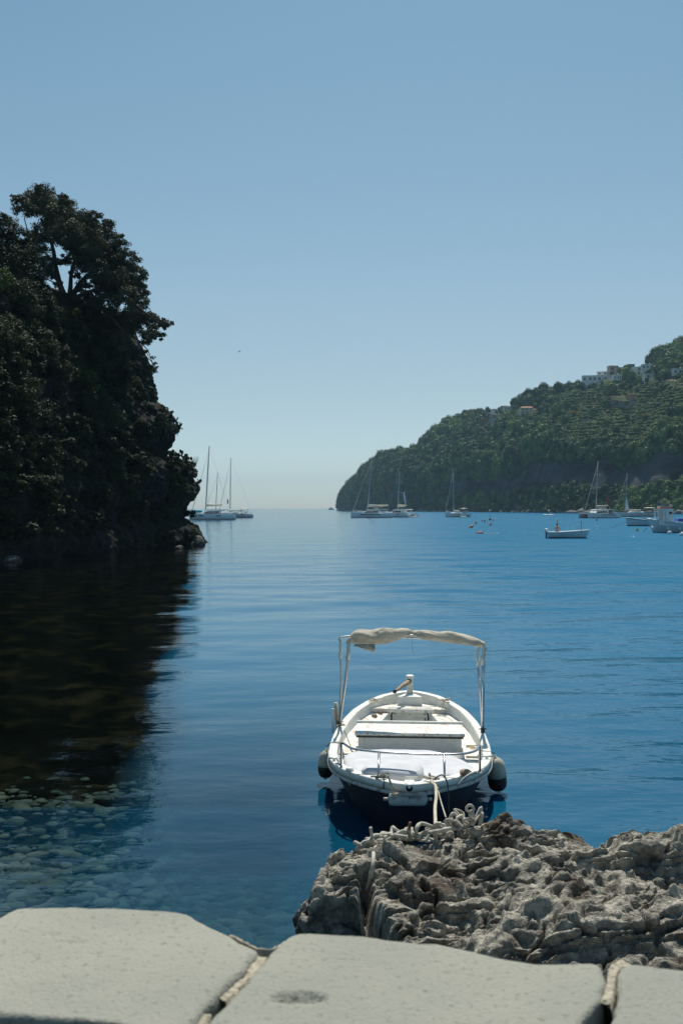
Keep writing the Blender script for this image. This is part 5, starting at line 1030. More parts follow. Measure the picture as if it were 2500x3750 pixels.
for sx in (-1, 1): MB().lathe([(0.0155, 0), (0.0155, 0.05), (0.045, -0.0)][:2] + [(0.012, 0.052)], 10, (sx * (hl_ + 0.012), 0, 0), Matrix.Rotation(sx * math.pi / 2, 3, 'Y')).build('end_eye', M['fender'], t)
# ropes
def rope(name, label, pts_, r, m, group=None, n=8, twist=True, k=12):
    cp = bez(pts_, k); b = MB()
    if twist and r > 0.006:
        L_ = [0]
        for i in range(1, len(cp)): L_.append(L_[-1] + (cp[i] - cp[i - 1]).length)
        N_ = max(8, min(1400, int(L_[-1] / (r * 0.8)))); xs_ = np.linspace(0, L_[-1], N_); cc = [Vector([float(np.interp(x, L_, [p[q] for p in cp])) for q in range(3)]) for x in xs_]
        rr = [r * (0.93 + 0.12 * (i % 2)) for i in range(N_)]; b.tube(cc, rr, 6)
    else: b.tube(cp, r, 5)
    return put(name, label, 'rope', b, m, group)
RG = 'ropes of the moored boat'
cl1 = WB(0.21, 0.12, gz(0.1) + .02)
rk1 = P(1594, 3022, 8.0); z_ = rock_z(rk1.x, rk1.y); 
rope('mooring_rope', 'thick pale mooring rope running from the bow cleat straight down to the rock', [cl1, WB(0.215, 0.04, gz(0.1) + .01), P(1594, 2880, 9.42), P(1596, 2920, 9.1), P(1592, 2960, 8.75), rk1], 0.0155, M['rope'], RG)
rope('mooring_rope', 'thin pale line slanting to the right beside the thick mooring rope', [P(1603, 2892, 9.35), P(1608, 2915, 9.2), P(1618, 2950, 8.9), P(1632, 2994, 8.2)], 0.0065, M['rope_pale'], RG, twist=False)
kn = [P(1597 + 6 * math.sin(q * 2.2), 2886 + q * 2.4, 9.36 + 0.03 * math.cos(q * 2.2)) for q in range(7)]; rope('rope_knot', 'knot tied round the thick mooring rope below the bow', kn, 0.010, M['rope'], RG)
rope('mooring_rope', 'dark line looping down from the right bow cleat', [WB(0.23, 0.16, gz(.1) + .02), P(1618, 2838, 9.55), P(1636, 2865, 9.5), P(1642, 2910, 9.45), P(1643, 2975, 9.4)], 0.007, M['rope_dark'], RG, twist=False)
rng3 = random.Random(3)
def tangle(name, label, c_, n_, sp_, r, m, flat=0.35, seed=1):
    q = random.Random(seed); return rope(name, label, [c_ + Vector((q.gauss(0, sp_), q.gauss(0, sp_), abs(q.gauss(0, sp_ * flat)) + r)) for _ in range(n_)], r, m, RG, k=7)
tangle('rope_coil', 'knotted rope turns wrapped round the right bow cleat', WB(0.20, 0.17, gz(.1) + .01), 14, 0.036, 0.0085, M['rope'], 0.4, 2)
tangle('rope_coil', 'dark knotted rope wrapped round the left bow cleat', WB(-0.28, 0.26, gz(.2) + .01), 14, 0.036, 0.0075, M['rope_dark'], 0.4, 4)
rope('fender_line', 'pair of grey lines from the left bow cleat down to the level fender', [WB(-0.30, 0.24, gz(.2) + .01), P(1416, 2840, 9.6), P(1432, 2885, 9.58), P(1446, 2926, 9.56), P(1436, 2880, 9.54), P(1420, 2838, 9.58)], 0.0058, M['rope'], RG, twist=False)
rope('fender_line', 'dark line hanging in a curve below the left bow cleat', [WB(-0.33, 0.24, gz(.2) + .01), P(1403, 2850, 9.72), P(1404, 2885, 9.75), P(1418, 2925, 9.78)], 0.005, M['rope_dark'], RG, twist=False)
tangle('rope_knot', 'small knot at the left eye of the level fender', P(1445, 2922, 9.56), 9, 0.020, 0.007, M['rope'], 1.0, 6)
rope('mooring_rope', 'blue line running from the left gunwale down into the water', [WB(-0.80, 1.25, gz(1.2) - .02), P(1246, 2800, 10.55), P(1275, 2848, 10.6), P(1340, 2925, 10.5), P(1410, 2995, 10.4), P(1470, 3035, 10.2)], 0.0058, M['rope_blue'], RG, twist=False)
rope('lashing_line', 'weathered pale strip of rope hanging under the left bow gunwale', [P(1234, 2776, 10.82), P(1252, 2812, 10.6), P(1270, 2850, 10.5), P(1284, 2876, 10.45)], 0.016, M['rail_rubber'], RG, k=8)
rope('lashing_line', 'weathered pale strip of rope hanging under the right bow gunwale', [P(1742, 2826, 9.98), P(1716, 2838, 9.93), P(1694, 2856, 9.9), P(1678, 2876, 9.9)], 0.013, M['rail_rubber'], RG, k=8)
tangle('rope_coil', 'small rope coil on the far left gunwale', WB(-0.50, 4.36, gz(4.4) + .01), 12, 0.035, 0.006, M['rope'], 0.3, 8)
tangle('rope_coil', 'bundled rope on the far right gunwale', WB(0.47, 4.38, gz(4.4) + .015), 16, 0.045, 0.0085, M['rope'], 0.4, 9)
rope('lashing_line', 'thin line strung across the stern deck between the two gunwales', [WB(-0.48, 4.38, gz(4.4) + .01), WB(-0.30, 4.42, 0.53), WB(0.0, 4.45, zd + 0.02), WB(0.25, 4.42, zd + 0.02), WB(0.40, 4.36, 0.52), WB(0.46, 4.36, gz(4.4) + .01)], 0.0045, M['rope'], RG, twist=False)
rope('lashing_line', 'thin line trailing from the rope bundle onto the right side deck', [WB(0.47, 4.36, gz(4.4)), WB(0.42, 4.28, 0.48), WB(0.30, 4.2, 0.455), WB(0.42, 4.1, 0.45), WB(0.52, 3.9, 0.44), WB(0.62, 3.5, 0.42)], 0.005, M['rope'], RG, twist=False)
tangle('rope_coil', 'rope lashing round the foot of the left awning pole', WB(-0.875, 3.16, gz(3.2) - .01), 12, 0.035, 0.006, M['rope'], 0.6, 12)
rope('lashing_line', 'line running from the left pole foot down onto the side deck', [WB(-0.86, 3.1, gz(3.2)), WB(-0.80, 2.98, 0.46), WB(-0.72, 2.7, 0.37), WB(-0.68, 2.5, deckz(2.4) + .012), WB(-0.62, 2.40, deckz(2.4) + .012)], 0.0055, M['rope_dark'], RG, twist=False)
tangle('rope_coil', 'frayed rope scraps on the right side deck by the engine box', WB(0.76, 2.75, deckz(2.8) + .004), 12, 0.05, 0.004, M['rope'], 0.2, 13)
rope('lashing_line', 'short looped line on the right gunwale behind the sponge', [WB(0.60, 0.52, gz(.5) + .01), WB(0.66, 0.60, gz(.6) + .012), WB(0.72, 0.72, gz(.7) + .01), WB(0.69, 0.76, gz(.7) + .012), WB(0.64, 0.62, gz(.6) + .01), WB(0.75, 0.86, gz(.8) + .01)], 0.005, M['rope'], RG, twist=False)
rope('fender_line', 'cord from the right gunwale to the right fender', [WB(0.80, 1.97, gz(2) + .005), WB(0.90, 1.95, gz(2)), WB(0.955, 1.95, 0.45)], 0.005, M['rope_dark'], RG, twist=False)
rope('fender_line', 'cord from the left gunwale to the left fender', [WB(-0.80, 2.26, gz(2.2) + .005), WB(-0.91, 2.28, gz(2.2)), WB(-0.965, 2.28, 0.42)], 0.005, M['rope_dark'], RG, twist=False)
for w_, s_, lab in ((-0.47, 4.12, 'small brown shoe-like wooden chock on the left side deck'), (-0.40, 4.28, 'small brown chock at the corner of the stern deck')):
    b = MB(); c_ = WB(w_, s_, deckz(s_) + 0.022); b.box(c_, (0.035, 0.10, 0.035), 0.7, taper=0.7); put('wooden_chock', lab, 'chock', b, M['wood'], bevel=0.008)
ob = MB(); p0 = WB(-0.90, 3.28, 0.42); ob.tube([p0, p0 + Vector((-.03, 0, .33))], 0.030, 6); put('wrapped_bundle', 'yellowish plastic wrapped stick standing by the left awning pole', 'bundle', ob, M['fender'])
ob = MB(); p0 = WB(-0.955, 3.20, 0.40); ob.box(p0 + Vector((0, 0, .14)), (0.035, 0.02, 0.30)); put('fender_board', 'narrow white board hanging outside the left gunwale by the pole', 'board', ob, M['plastic'])
# heap of old rope on the rock
def rk(px, py, up=0.0): q = on_rock(px, py); return q + Vector((0, 0, up))
def heap(name, label, path_, n_, sp_, r, seed, rise=0.10):
    q = random.Random(seed); pts_ = []
    for i in range(n_):
        u = i / (n_ - 1) * (len(path_) - 1); k = min(int(u), len(path_) - 2); c_ = path_[k].lerp(path_[k + 1], u - k); pts_.append(c_ + Vector((q.gauss(0, sp_), q.gauss(0, sp_), abs(q.gauss(0, rise * .6)) + r)))
    return rope(name, label, pts_, r, M['rope_pale'], 'old ropes heaped on the rock', k=8)
pa = [rk(1300, 3112), rk(1350, 3090), rk(1400, 3078), rk(1445, 3066), rk(1480, 3060)]
heap('old_rope', 'thick frayed pale rope lying along the left top edge of the rock', pa, 26, 0.022, 0.015, 21, 0.03)
heap('old_rope', 'second turn of pale rope coiled on the left top edge of the rock', pa[1:], 26, 0.030, 0.013, 22, 0.05)
pb = [rk(1450, 3060), rk(1500, 3045), rk(1560, 3030), rk(1620, 3015), rk(1660, 3010)]
heap('old_rope', 'thick knotted pale rope heaped in the middle of the rock edge', pb, 44, 0.038, 0.0155, 23, 0.08)
heap('old_rope', 'tangled pale rope under the mooring rope', pb[2:], 40, 0.042, 0.014, 24, 0.10)
heap('old_rope', 'matted frayed rope at the centre of the heap', [rk(1480, 3066), rk(1530, 3050), rk(1560, 3040)], 40, 0.035, 0.010, 25, 0.07)
pc = [rk(1640, 3016), rk(1690, 3012), rk(1720, 3012), rk(1740, 3020)]
heap('old_rope', 'pale rope ends sticking up at the right end of the heap', pc, 28, 0.035, 0.011, 26, 0.08)
p0 = rk(1712, 3012, .05); rope('old_rope', 'stiff rope eye standing up at the right end of the heap', [p0, p0 + Vector((.0, 0, .06)), p0 + Vector((.03, 0, .09)), p0 + Vector((.0, 0, .12)), p0 + Vector((-.03, 0, .09)), p0 + Vector((.0, 0, .06))], 0.011, M['rope_pale'], 'old ropes heaped on the rock')
p0 = rk(1302, 3112, .02); rope('old_rope', 'pale rope end hanging down the cleft in the rock', [rk(1445, 3075, .03), rk(1400, 3098, .02), rk(1372, 3125, .03), rk(1368, 3160, .04), rk(1362, 3200, .05), rk(1352, 3250, .06), rk(1345, 3290, .05)], 0.015, M['rope_pale'], 'old ropes heaped on the rock', k=10)
ir = MB(); p0 = rk(1508, 3055); ir.tube([p0 - Vector((0, 0, .1)), p0 + Vector((0.0, 0, .10)), p0 + Vector((0.006, 0, .145))], [0.013, 0.013, 0.010], 7); put('iron_stake', 'rusty iron stake standing in the rock edge among the ropes', 'stake', ir, M['rust'])
# ================================================================ BOATS AND BUOYS IN THE BAY
def hull_rows(L_, B_, Fb, Fs, n_=22, fine_=0.55, transom=0.75, draft=0.35, rake=0.3, sheer=0.15, vexp=0.35):
    rows = []
    for i in range(n_):
        u = i / (n_ - 1); x = L_ * (u - 0.5)                       # stern -> bow
        w_ = B_ / 2 * (transom + (1 - transom) * min(1, u / 0.4)) if u < 0.4 else B_ / 2 * max(1 - ((u - 0.4) / 0.6) ** (1 / fine_ * 1.15), 0.015)
        top = Fs + (Fb - Fs) * u + sheer * ((u - 0.45) ** 2) * 2; r = []
        for sd in (-1, 1):
            for t in (np.linspace(1, 0, 7) if sd < 0 else np.linspace(0, 1, 7)[1:]):
                xx = x - rake * (1 - t) * max(0, (u - 0.7) / 0.3) ** 1.5 * 1.5; r.append(Vector((xx, sd * w_ * t ** (vexp + 0.4 * max(0, u - .6)), -draft + (top + draft) * t)))
        rows.append(r)
    return rows
def add_hull(name, par, L_, B_, Fb, Fs, m, y=0.0, stripe=None, **k):
    rows = hull_rows(L_, B_, Fb, Fs, **k); rows = [[q + Vector((0, y, 0)) for q in r] for r in rows]; n_ = len(rows[0]); b = MB().loft(rows)
    b.add([tuple(q) for q in rows[0]], [tuple(range(n_))]); deck = [[r[0] - Vector((0, -.0, .02)), r[-1] - Vector((0, 0, .02))] for r in rows]; b.loft(deck, smooth=False); h = b.build(name, m, par)
    if stripe:
        rr = []
        for r in rows:
            for sd in (0, -1): pass
        for sd in (0, -1):
            b = MB(); q_ = []
            for r in rows:
                a_ = r[0] if sd == 0 else r[-1]; half = r[: 7] if sd == 0 else r[6:][::-1]; zs = [p.z for p in half]
                def at(z): i = max(j for j in range(len(zs)) if zs[j] >= z - 1e-9) if zs[-1] < z else len(zs) - 1; i = min(i, len(zs) - 2); t = (zs[i] - z) / (zs[i] - zs[i + 1]); return half[i].lerp(half[i + 1], t)
                o_ = Vector((0, -0.02 if sd == 0 else 0.02, 0)); q_.append([at(stripe[0]) + o_, at(stripe[1]) + o_])
            b.loft(q_, smooth=False); b.build('waterline_stripe', stripe[2], h)
    return h
def rig(par, xm, ztop, zbase, rake, xbow, zbow, xst, B_, spreaders=(0.45, 0.72), furl=0.11, boom=None, mr_=0.13, cover=None, zgoose=1.0):
    tp = Vector((xm + rake, 0, ztop)); bs = Vector((xm, 0, zbase)); ms = MB().tube([bs, bs.lerp(tp, .6), tp], [mr_, mr_ * .95, mr_ * .7], 8).build('mast', M['mast'], par)
    for s in spreaders: p = bs.lerp(tp, s); MB().tube([p + Vector((-.15, -B_ * .30, -.05)), p, p + Vector((-.15, B_ * .30, -.05))], 0.045, 4).build('spreader', M['mast'], ms)
    ft = bs.lerp(tp, 0.93); MB().tube([ft, Vector((xbow, 0, zbow))], [0.03, furl], 6).build('forestay', M['sailcloth'] if furl > .08 else M['wire'], par)
    w_ = MB()
    for sd in (-1, 1): p = bs.lerp(tp, spreaders[0]) + Vector((-.15, sd * B_ * .3, -.05)); w_.tube([tp, p, Vector((xm - .3, sd * B_ * .45, zbase * .6))], 0.018, 3)
    w_.tube([tp, Vector((xst, 0, zbow))], 0.018, 3); w_.build('shrouds', M['wire'], par)
    if boom:
        g_ = bs.lerp(tp, 0) + Vector((0, 0, zgoose)); e_ = Vector((g_.x - boom[0], 0, g_.z + boom[1])); MB().tube([g_, e_], 0.12, 6).build('boom', M['mast'], par)
        if cover:
            pts_ = [g_.lerp(e_, t) + Vector((0, 0, .22 + cover * .35 * (1 - t) - 0.1 * math.sin(t * 3.1))) for t in np.linspace(0, 1, 9)]; MB().tube(pts_, [cover * (1.0 - .45 * t) * (1 + .1 * math.sin(t * 21)) for t in np.linspace(0, 1, 9)], 8).build('sail_cover', M['sailcloth'], par)
    return ms
def catamaran(label, pbow, pst, py, yaw, pmast, pytop, over=0.0, cover=0.42, boom=6.0, flyb=False, wins=(0.30, 0.66), furl=0.11, porthole=True, group='catamarans anchored in the bay'):
    D = 12000 / (py - HY); sg = -1 if pbow < pst else 1; L_ = abs(pst - pbow) / F * D / math.cos(yaw); c_ = ((pbow + pst) / 2 - 1250) / F * D
    rz = (math.pi if sg < 0 else 0) + yaw; t = thing('catamaran', label, 'catamaran', (c_, D + 2, 0), rz, group); B_ = L_ * 0.48
    for y in (-B_ / 2 + .7, B_ / 2 - .7):
        h = add_hull('hull', t, L_, 1.7, 1.75, 1.15 if flyb else 1.25, M['gel'], y, (0.10, 0.26, M['bootstripe']), fine_=0.45, transom=.8, rake=0.1, sheer=0.25)
        for sd in (-1, 1):
            for u0, u1 in ((wins,) if flyb else ((0.30, 0.40), (0.68, 0.78))): MB().box((L_ * ((u0 + u1) / 2 - .5), y + sd * 0.84, 1.08), (L_ * (u1 - u0), 0.06, 0.24)).build('window', M['glass'], h)
            if porthole: MB().lathe([(0.26, -0.03), (0.26, 0.03)], 12, (L_ * 0.34, y + sd * .72, 1.0), Matrix.Rotation(math.pi / 2, 3, 'X')).build('porthole', M['glass'], h)
    MB().box((-L_ * .10, 0, 1.05), (L_ * .62, B_ - 1.6, 0.5)).build('bridge_deck', M['gel'], t)
    MB().box((L_ * .33, 0, 1.35), (L_ * .24, B_ - 2.0, 0.05)).build('trampoline', M['wire'], t)
    cb = MB(); cb.prism([(-L_ * .18, 1.25), (L_ * .24, 1.25), (L_ * .15, 2.3), (L_ * .08, 2.55), (-L_ * .18, 2.55)], -(B_ - 2.6) / 2, (B_ - 2.6) / 2, Matrix.Rotation(math.pi / 2, 3, 'X')); cab = cb.build('cabin', M['gel'], t)
    for sd in (-1, 1): MB().prism([(-L_ * .16, 1.72), (L_ * .18, 1.72), (L_ * .12, 2.25), (-L_ * .16, 2.3)], -0.03, 0.03, Matrix.Translation((0, sd * (B_ - 2.58) / 2, 0)).to_3x3() @ Matrix.Rotation(math.pi / 2, 3, 'X')).build('window', M['glass'], cab, loc=(0, sd * (B_ - 2.55) / 2, 0))
    rf = MB(); rf.prism([(-L_ * .40, 2.62), (L_ * .14, 2.60), (L_ * .12, 2.76), (-L_ * .02, 2.86), (-L_ * .38, 2.82)], -(B_ - 2.4) / 2, (B_ - 2.4) / 2, Matrix.Rotation(math.pi / 2, 3, 'X')); rf.build('roof', M['gel'], t)
    b = MB()
    for x in (-L_ * .36, -L_ * .2):
        for sd in (-1, 1): b.tube([(x, sd * (B_ / 2 - 1.4), 1.3), (x, sd * (B_ / 2 - 1.4), 2.65)], 0.05, 5)
    b.build('roof_posts', M['gel'], t)
    b = MB()
    for sd in (-1, 1):
        y_ = sd * (B_ / 2 - .15); b.tube([(-L_ * .44, y_, 1.85), (0, y_, 2.0), (L_ * .47, y_ * .93, 2.3)], 0.022, 3)
        for u in np.linspace(-.44, .47, 8): b.tube([(L_ * u, y_ * (1 if u < .4 else .95), 1.3 + .4 * max(0, u)), (L_ * u, y_ * (1 if u < .4 else .95), 1.9 + .35 * max(0, u))], 0.022, 3)
    b.build('guard_rail', M['wire'], t)
    if flyb:
        b = MB(); b.box((-L_ * .10, 0, 3.45), (1.9, 1.9, 0.08)); b.box((-L_ * .12, 0, 3.0), (1.6, 1.6, .35)); b.build('flybridge', M['sailcloth'], t)
        b = MB(); [b.tube([(-L_ * .10 + a_, c2, 3.0), (-L_ * .10 + a_, c2, 3.45)], .03, 4) for a_ in (-.8, .8) for c2 in (-.8, .8)]; b.tube([(-L_ * .3, -1.5, 3.3), (-L_ * .02, -1.5, 3.3)], .025, 4); b.build('flybridge_frame', M['wire'], t)
    xm = -sg * 0 + ((pmast[0] - (pbow + pst) / 2) / F * D) * sg; rake = ((pmast[1] - pmast[0]) / F * D) * sg
    rig(t, xm, H + (HY - pytop) / F * D, 2.7, rake, L_ * .46, 1.9, -L_ * .4, B_, furl=furl, boom=(boom, .25), cover=cover, mr_=.17)
    return t, L_, B_, D
ca, La, Ba, Da = catamaran('white catamaran half hidden by the left headland, turquoise board on its foredeck', 692, 858, 1903, 0.03, (750, 763), 1632, boom=4.6)
tb = MB(); tb.tube([(-.2, 0, 0), (.5, 0, .05), (1.9, 0, .1), (2.4, 0, .05)], [.18, .42, .46, .2], 10); o = tb.build('inflatable_board', M['turquoise']); p = P(712, 1872, Da); o.location = (p.x, p.y - 1.5, p.z - .1); props(o, 'turquoise inflatable lying on the foredeck of the left catamaran', 'inflatable')
b = MB(); [b.box((0, 0, 0), (.01, .01, .01))]
def flag(name, label, px, py0, py1, D, m, w=0.5, lean=0.0, pole_=None):
    a_, c_ = P(px, py0, D), P(px + lean, py1, D); b = MB(); rows = []
    for i in range(9): u = i / 8; c2 = a_.lerp(c_, u); ww = w * (0.35 + 0.65 * math.sin(0.4 + u * 2.2)); rows.append([c2 + Vector((-ww / 2, 0.05 * math.sin(i), 0)), c2 + Vector((0, 0.08 * math.cos(i * 1.3), 0)), c2 + Vector((ww / 2, 0.05 * math.sin(i + 1), 0))])
    b.loft(rows); o = put(name, label, 'flag', b, m); md = o.modifiers.new('thickness', 'SOLIDIFY'); md.thickness = 0.03; return o
catamaran('long white catamaran left of centre, cream sail cover and slim hull windows', 1284, 1437, 1896, -0.02, (1345, 1364), 1667, flyb=True, boom=7.0, wins=(0.28, 0.78), furl=0.10, porthole=False, cover=.40)
catamaran('white catamaran seen from its stern quarter, right beside the long one', 1418, 1508, 1894.5, -0.75, (1456, 1463), 1725, boom=3.6, cover=.45, furl=.05, porthole=False)
catamaran('white catamaran with dark gap between its bows, red banner flag aft', 2131, 2262, 1898, 0.42, (2184, 2193), 1687, boom=5.0, cover=.18, furl=.10, flyb=True, wins=(0.15, 0.6), porthole=False)
flag('banner_flag', 'tall narrow red banner flag flying at the stern of the right catamaran', 2223, 1822, 1856, 322, M['red'], 0.62, 5)
flag('banner_flag', 'tall narrow white banner flag at the stern of the quarter-view catamaran', 1478, 1802, 1845, 356, M['flag_white'], 0.55, 6)
flag('banner_flag', 'thin red streamer hanging in the rigging of the long catamaran', 1405, 1774, 1804, 340, M['red'], 0.30, 10)
flag('banner_flag', 'small blue flag on the stern of the left monohull', 834, 1828, 1846, 345, M['flag_blue'], 0.42, 1)
def monohull(label, pbow, pst, py, yaw, pmast, pytop, L_=None, boom=4.5, cover=.3, free=1.25, bimini=True, small_sail=False, D=None, dD=2, spread=(.4, .7)):
    D = D or 12000 / (py - HY); sg = -1 if pbow < pst else 1; L_ = L_ or abs(pst - pbow) / F * D / math.cos(yaw); c_ = ((pbow + pst) / 2 - 1250) / F * D; B_ = min(4.4, L_ * .32)
    t = thing('sailing_yacht', label, 'yacht', (c_, D + dD, 0), (math.pi if sg < 0 else 0) + yaw, 'sailing yachts anchored in the bay')
    h = add_hull('hull', t, L_, B_, free + .25, free - .1, M['gel'], 0, (0.05, 0.17, M['bootstripe']), fine_=0.6, transom=.78, rake=.35, sheer=.1)
    for sd in (-1, 1):
        for u in (.30, .47, .53): MB().box((L_ * (u - .5), sd * B_ * .485, free * .7), (.75, .08, .16)).build('window', M['glass'], h)
    cb = MB(); cb.prism([(-L_ * .12, free), (L_ * .22, free + .1), (L_ * .14, free + .45), (-L_ * .12, free + .55)], -B_ * .3, B_ * .3, Matrix.Rotation(math.pi / 2, 3, 'X')); cb.build('coachroof', M['gel'], t)
    for sd in (-1, 1): MB().box((L_ * .02, sd * B_ * .305, free + .30), (L_ * .16, .04, .16)).build('window', M['glass'], t)
    if bimini:
        b = MB(); rows = [[Vector((-L_ * .36 + L_ * .2 * u, B_ * .36 * v_, free + 1.85 - .18 * v_ * v_ + .1 * math.sin(u * 3.1))) for v_ in np.linspace(-1, 1, 7)] for u in np.linspace(0, 1, 5)]; b.loft(rows); bo_ = b.build('bimini', M['sailcloth'], t); md = bo_.modifiers.new('t', 'SOLIDIFY'); md.thickness = .06
        b = MB(); [b.tube([(-L_ * x, sd * B_ * .38, free), (-L_ * x, sd * B_ * .36, free + 1.7)], .035, 4) for x in (.36, .26, .16) for sd in (-1, 1)]; b.tube([(-L_ * .42, -B_ * .3, free + .3), (-L_ * .42, -B_ * .3, free + .9), (-L_ * .42, B_ * .3, free + .9), (-L_ * .42, B_ * .3, free + .3)], .035, 4); b.box((-L_ * .30, 0, free + .45), (.3, .5, .9)); b.lathe([(.42, -.04), (.42, .04)], 12, (-L_ * .34, .6, free + .6), Matrix.Rotation(math.pi / 2, 3, 'Y')); b.build('cockpit_gear', M['wire'], t)
    b = MB()
    for sd in (-1, 1):
        b.tube([(-L_ * .47, sd * B_ * .40, free + .6), (0, sd * B_ * .47, free + .62), (L_ * .40, sd * B_ * .2, free + .8), (L_ * .47, 0, free + .85)], .02, 3)
        for u in np.linspace(-.47, .4, 8): yy = B_ * (.45 if u < .2 else .45 - (u - .2) * 1.2); b.tube([(L_ * u, sd * yy, free), (L_ * u, sd * yy, free + .65)], .02, 3)
    b.build('guard_rail', M['wire'], t)
    xm = ((pmast[0] - (pbow + pst) / 2) / F * D) / math.cos(yaw) * sg if abs(yaw) < 1.0 else L_ * .05; rake = ((pmast[1] - pmast[0]) / F * D) * sg
    ms = rig(t, xm, H + (HY - pytop) / F * D, free, rake, L_ * .48, free + .3, -L_ * .48, B_, spreaders=spread, furl=.09, boom=(boom, .05), cover=cover, mr_=.13, zgoose=.9)
    if small_sail:
        b = MB(); b.add([(xm + .1, .05, free + 1.0), (xm - 1.5, .05, free + 1.1), (xm + rake * .35, .05, free + 6.8), (xm - .5, .12, free + 3)], [(0, 1, 3), (1, 2, 3), (2, 0, 3)]); o = b.build('storm_sail', M['flag_white'], t)
    return t
monohull('white sailing yacht behind the left catamaran, people and bimini at its stern', 796, 922, 1895.5, 0.06, (840, 843), 1675, boom=4.4, cover=.28)
monohull('hidden-hulled yacht whose short mast rises behind the left catamaran', 745, 835, 1889, 0.05, (787, 795), 1731, boom=4.0, cover=.25, bimini=False)
monohull('small white yacht in the middle, seen from its quarter below the cliff', 1644, 1706, 1894, 0.5, (1661, 1660), 1717, L_=10.5, boom=2.6, cover=.2)
monohull('long low white yacht at the right with a small sail scrap on its mast', 2250, 2424, 1893, 0.03, (2292, 2300), 1732, boom=6.0, cover=.22, free=1.5, small_sail=True, bimini=True)
# dinghies
def dinghy(label, p0, p1, py, m, rz=0.0, engine=True, D=None):
    D = D or 12000 / (py - HY); L_ = abs(p1 - p0) / F * D; t = thing('inflatable_dinghy', label, 'dinghy', (((p0 + p1) / 2 - 1250) / F * D, D, 0.05), rz, None); r = max(.16, L_ * .055)
    b = MB(); W_ = L_ * .18; b.tube(bez([(L_ * .5, -W_, .1), (-L_ * .2, -W_, .12), (-L_ * .42, -W_ * .6, .22), (-L_ * .5, 0, .3), (-L_ * .42, W_ * .6, .22), (-L_ * .2, W_, .12), (L_ * .5, W_, .1)], 4), r, 8); b.build('tube', m, t)
    MB().box((0.02 * L_, 0, .05), (L_ * .8, W_ * 1.6, .08)).build('floor', M['gel'], t)
    if engine: b = MB(); b.box((L_ * .52, 0, .45), (.3, .3, .5)); b.box((L_ * .55, 0, 0), (.12, .12, .7)); b.build('outboard_engine', M['black_rubber'], t); b = MB(); b.box((L_ * .12, 0, .5), (.4, .5, .6)); b.tube([(L_ * .10, 0, .7), (L_ * .22, 0, 1.2)], .03, 4); b.build('console', M['gel'], t)
    return t
dinghy('white inflatable dinghy with outboard moored below the cliff', 1989, 2030, 1888, M['gel'])
dinghy('grey dinghy hanging off the stern of the quarter-view catamaran', 1500, 1532, 1894.8, M['gel'], 0.3)
dinghy('dark dinghy with engine behind the middle yacht', 1684, 1709, 1894, M['gel_blue'], -0.3)
dinghy('small dark dinghy trailing the left monohull', 905, 926, 1894.5, M['rail_rubber'], 0.3)
# far ferry
t = thing('ferry', 'tiny white ferry on the horizon left of the hill', 'ferry', ((1212 - 1250) / F * 1900, 1900, 0))
add_hull('hull', t, 11, 3.6, 2.2, 1.8, M['gel']); b = MB(); b.box((-.6, 0, 2.6), (7, 3, 1.5)); b.box((-.2, 0, 4.0), (4.2, 2.6, 1.2)); b.box((.4, 0, 4.9), (1.4, 1.2, .6)); b.build('superstructure', M['gel'], t); b = MB(); [b.box((-3 + k * 1.2, -1.52, 2.7), (.7, .05, .5)) for k in range(6)]; b.build('window_row', M['glass'], t)
# fishing boat at the right edge
D = 12000 / (1951 - HY); x0 = (2372 - 1250) / F * D; L_ = 8.2; cx = x0 + L_ / 2 + .1
t = thing('fishing_boat', 'pale blue fishing boat with white wheelhouse cut by the right edge', 'fishing boat', (cx, D + 1.2, 0), math.pi)
add_hull('hull', t, L_, 2.7, 1.55, 0.95, M['gel_blue'], 0, (-0.02, 0.06, M['bootstripe']), fine_=0.6, transom=.7, rake=.7, sheer=.35)
b = MB(); rows = hull_rows(L_, 2.78, 1.62, 1.02, fine_=0.6, transom=.7, rake=.7, sheer=.35); b.tube([r[0] for r in rows], .07, 5); b.tube([r[-1] for r in rows], .07, 5); b.build('gunwale', M['gel'], t)
MB().box((-.5, 0, 1.0), (L_ * .7, 2.2, .12)).build('deck', M['gel'], t)
wx = cx - ((2439 - 1250) / F * D); wx = wx                    # wheelhouse centre measured from the boat's middle, bow side positive
wh = MB(); wy, wz0, wz1 = .85, 1.05, 3.05
wh.box((wx - .95, 0, 2.0), (.06, 1.7, 2.1)); wh.box((wx + .93, wy - .1, 2.0), (.08, .2, 2.1)); wh.box((wx + .93, -wy + .1, 2.0), (.08, .2, 2.1)); wh.box((wx + .93, 0, 1.35), (.06, 1.7, .7))
for sd in (-1, 1):
    wh.box((wx - .30, sd * wy, 2.0), (1.32, .06, 2.1)); wh.box((wx + .62, sd * wy, 1.30), (.60, .06, .62)); wh.box((wx + .62, sd * wy, 2.92), (.60, .06, .22))
wh.build('wheelhouse', M['gel'], t); MB().box((wx, 0, 3.08), (2.2, 1.9, .08)).build('wheelhouse_roof', M['gel'], t)
for sd in (-1, 1): MB().box((wx - .62, sd * (wy + .04), 2.58), (.42, .04, .32)).build('window', M['glass'], t); MB().box((wx + .06, sd * (wy + .035), 1.95), (.03, .02, 1.9)).build('door_seam', M['wire'], t)
b = MB(); b.box((wx - .1, 0, 3.28), (1.5, 1.4, .30)); o = b.build('orange_raft', M['orange'], t); MB().box((wx - .1, 0, 3.46), (1.6, 1.5, .05)).build('raft_lid', M['gel'], t)
b = MB(); b.tube([(wx + .35, 0, 3.1), (wx + .35, 0, 4.5)], .035, 5); b.box((wx + .35, 0, 4.1), (.2, .1, .25)); b.lathe([(.18, 0), (.22, .1), (.16, .25), (.02, .3)], 10, (wx - .95, 0, 3.35)); b.build('aerials', M['wire'], t)
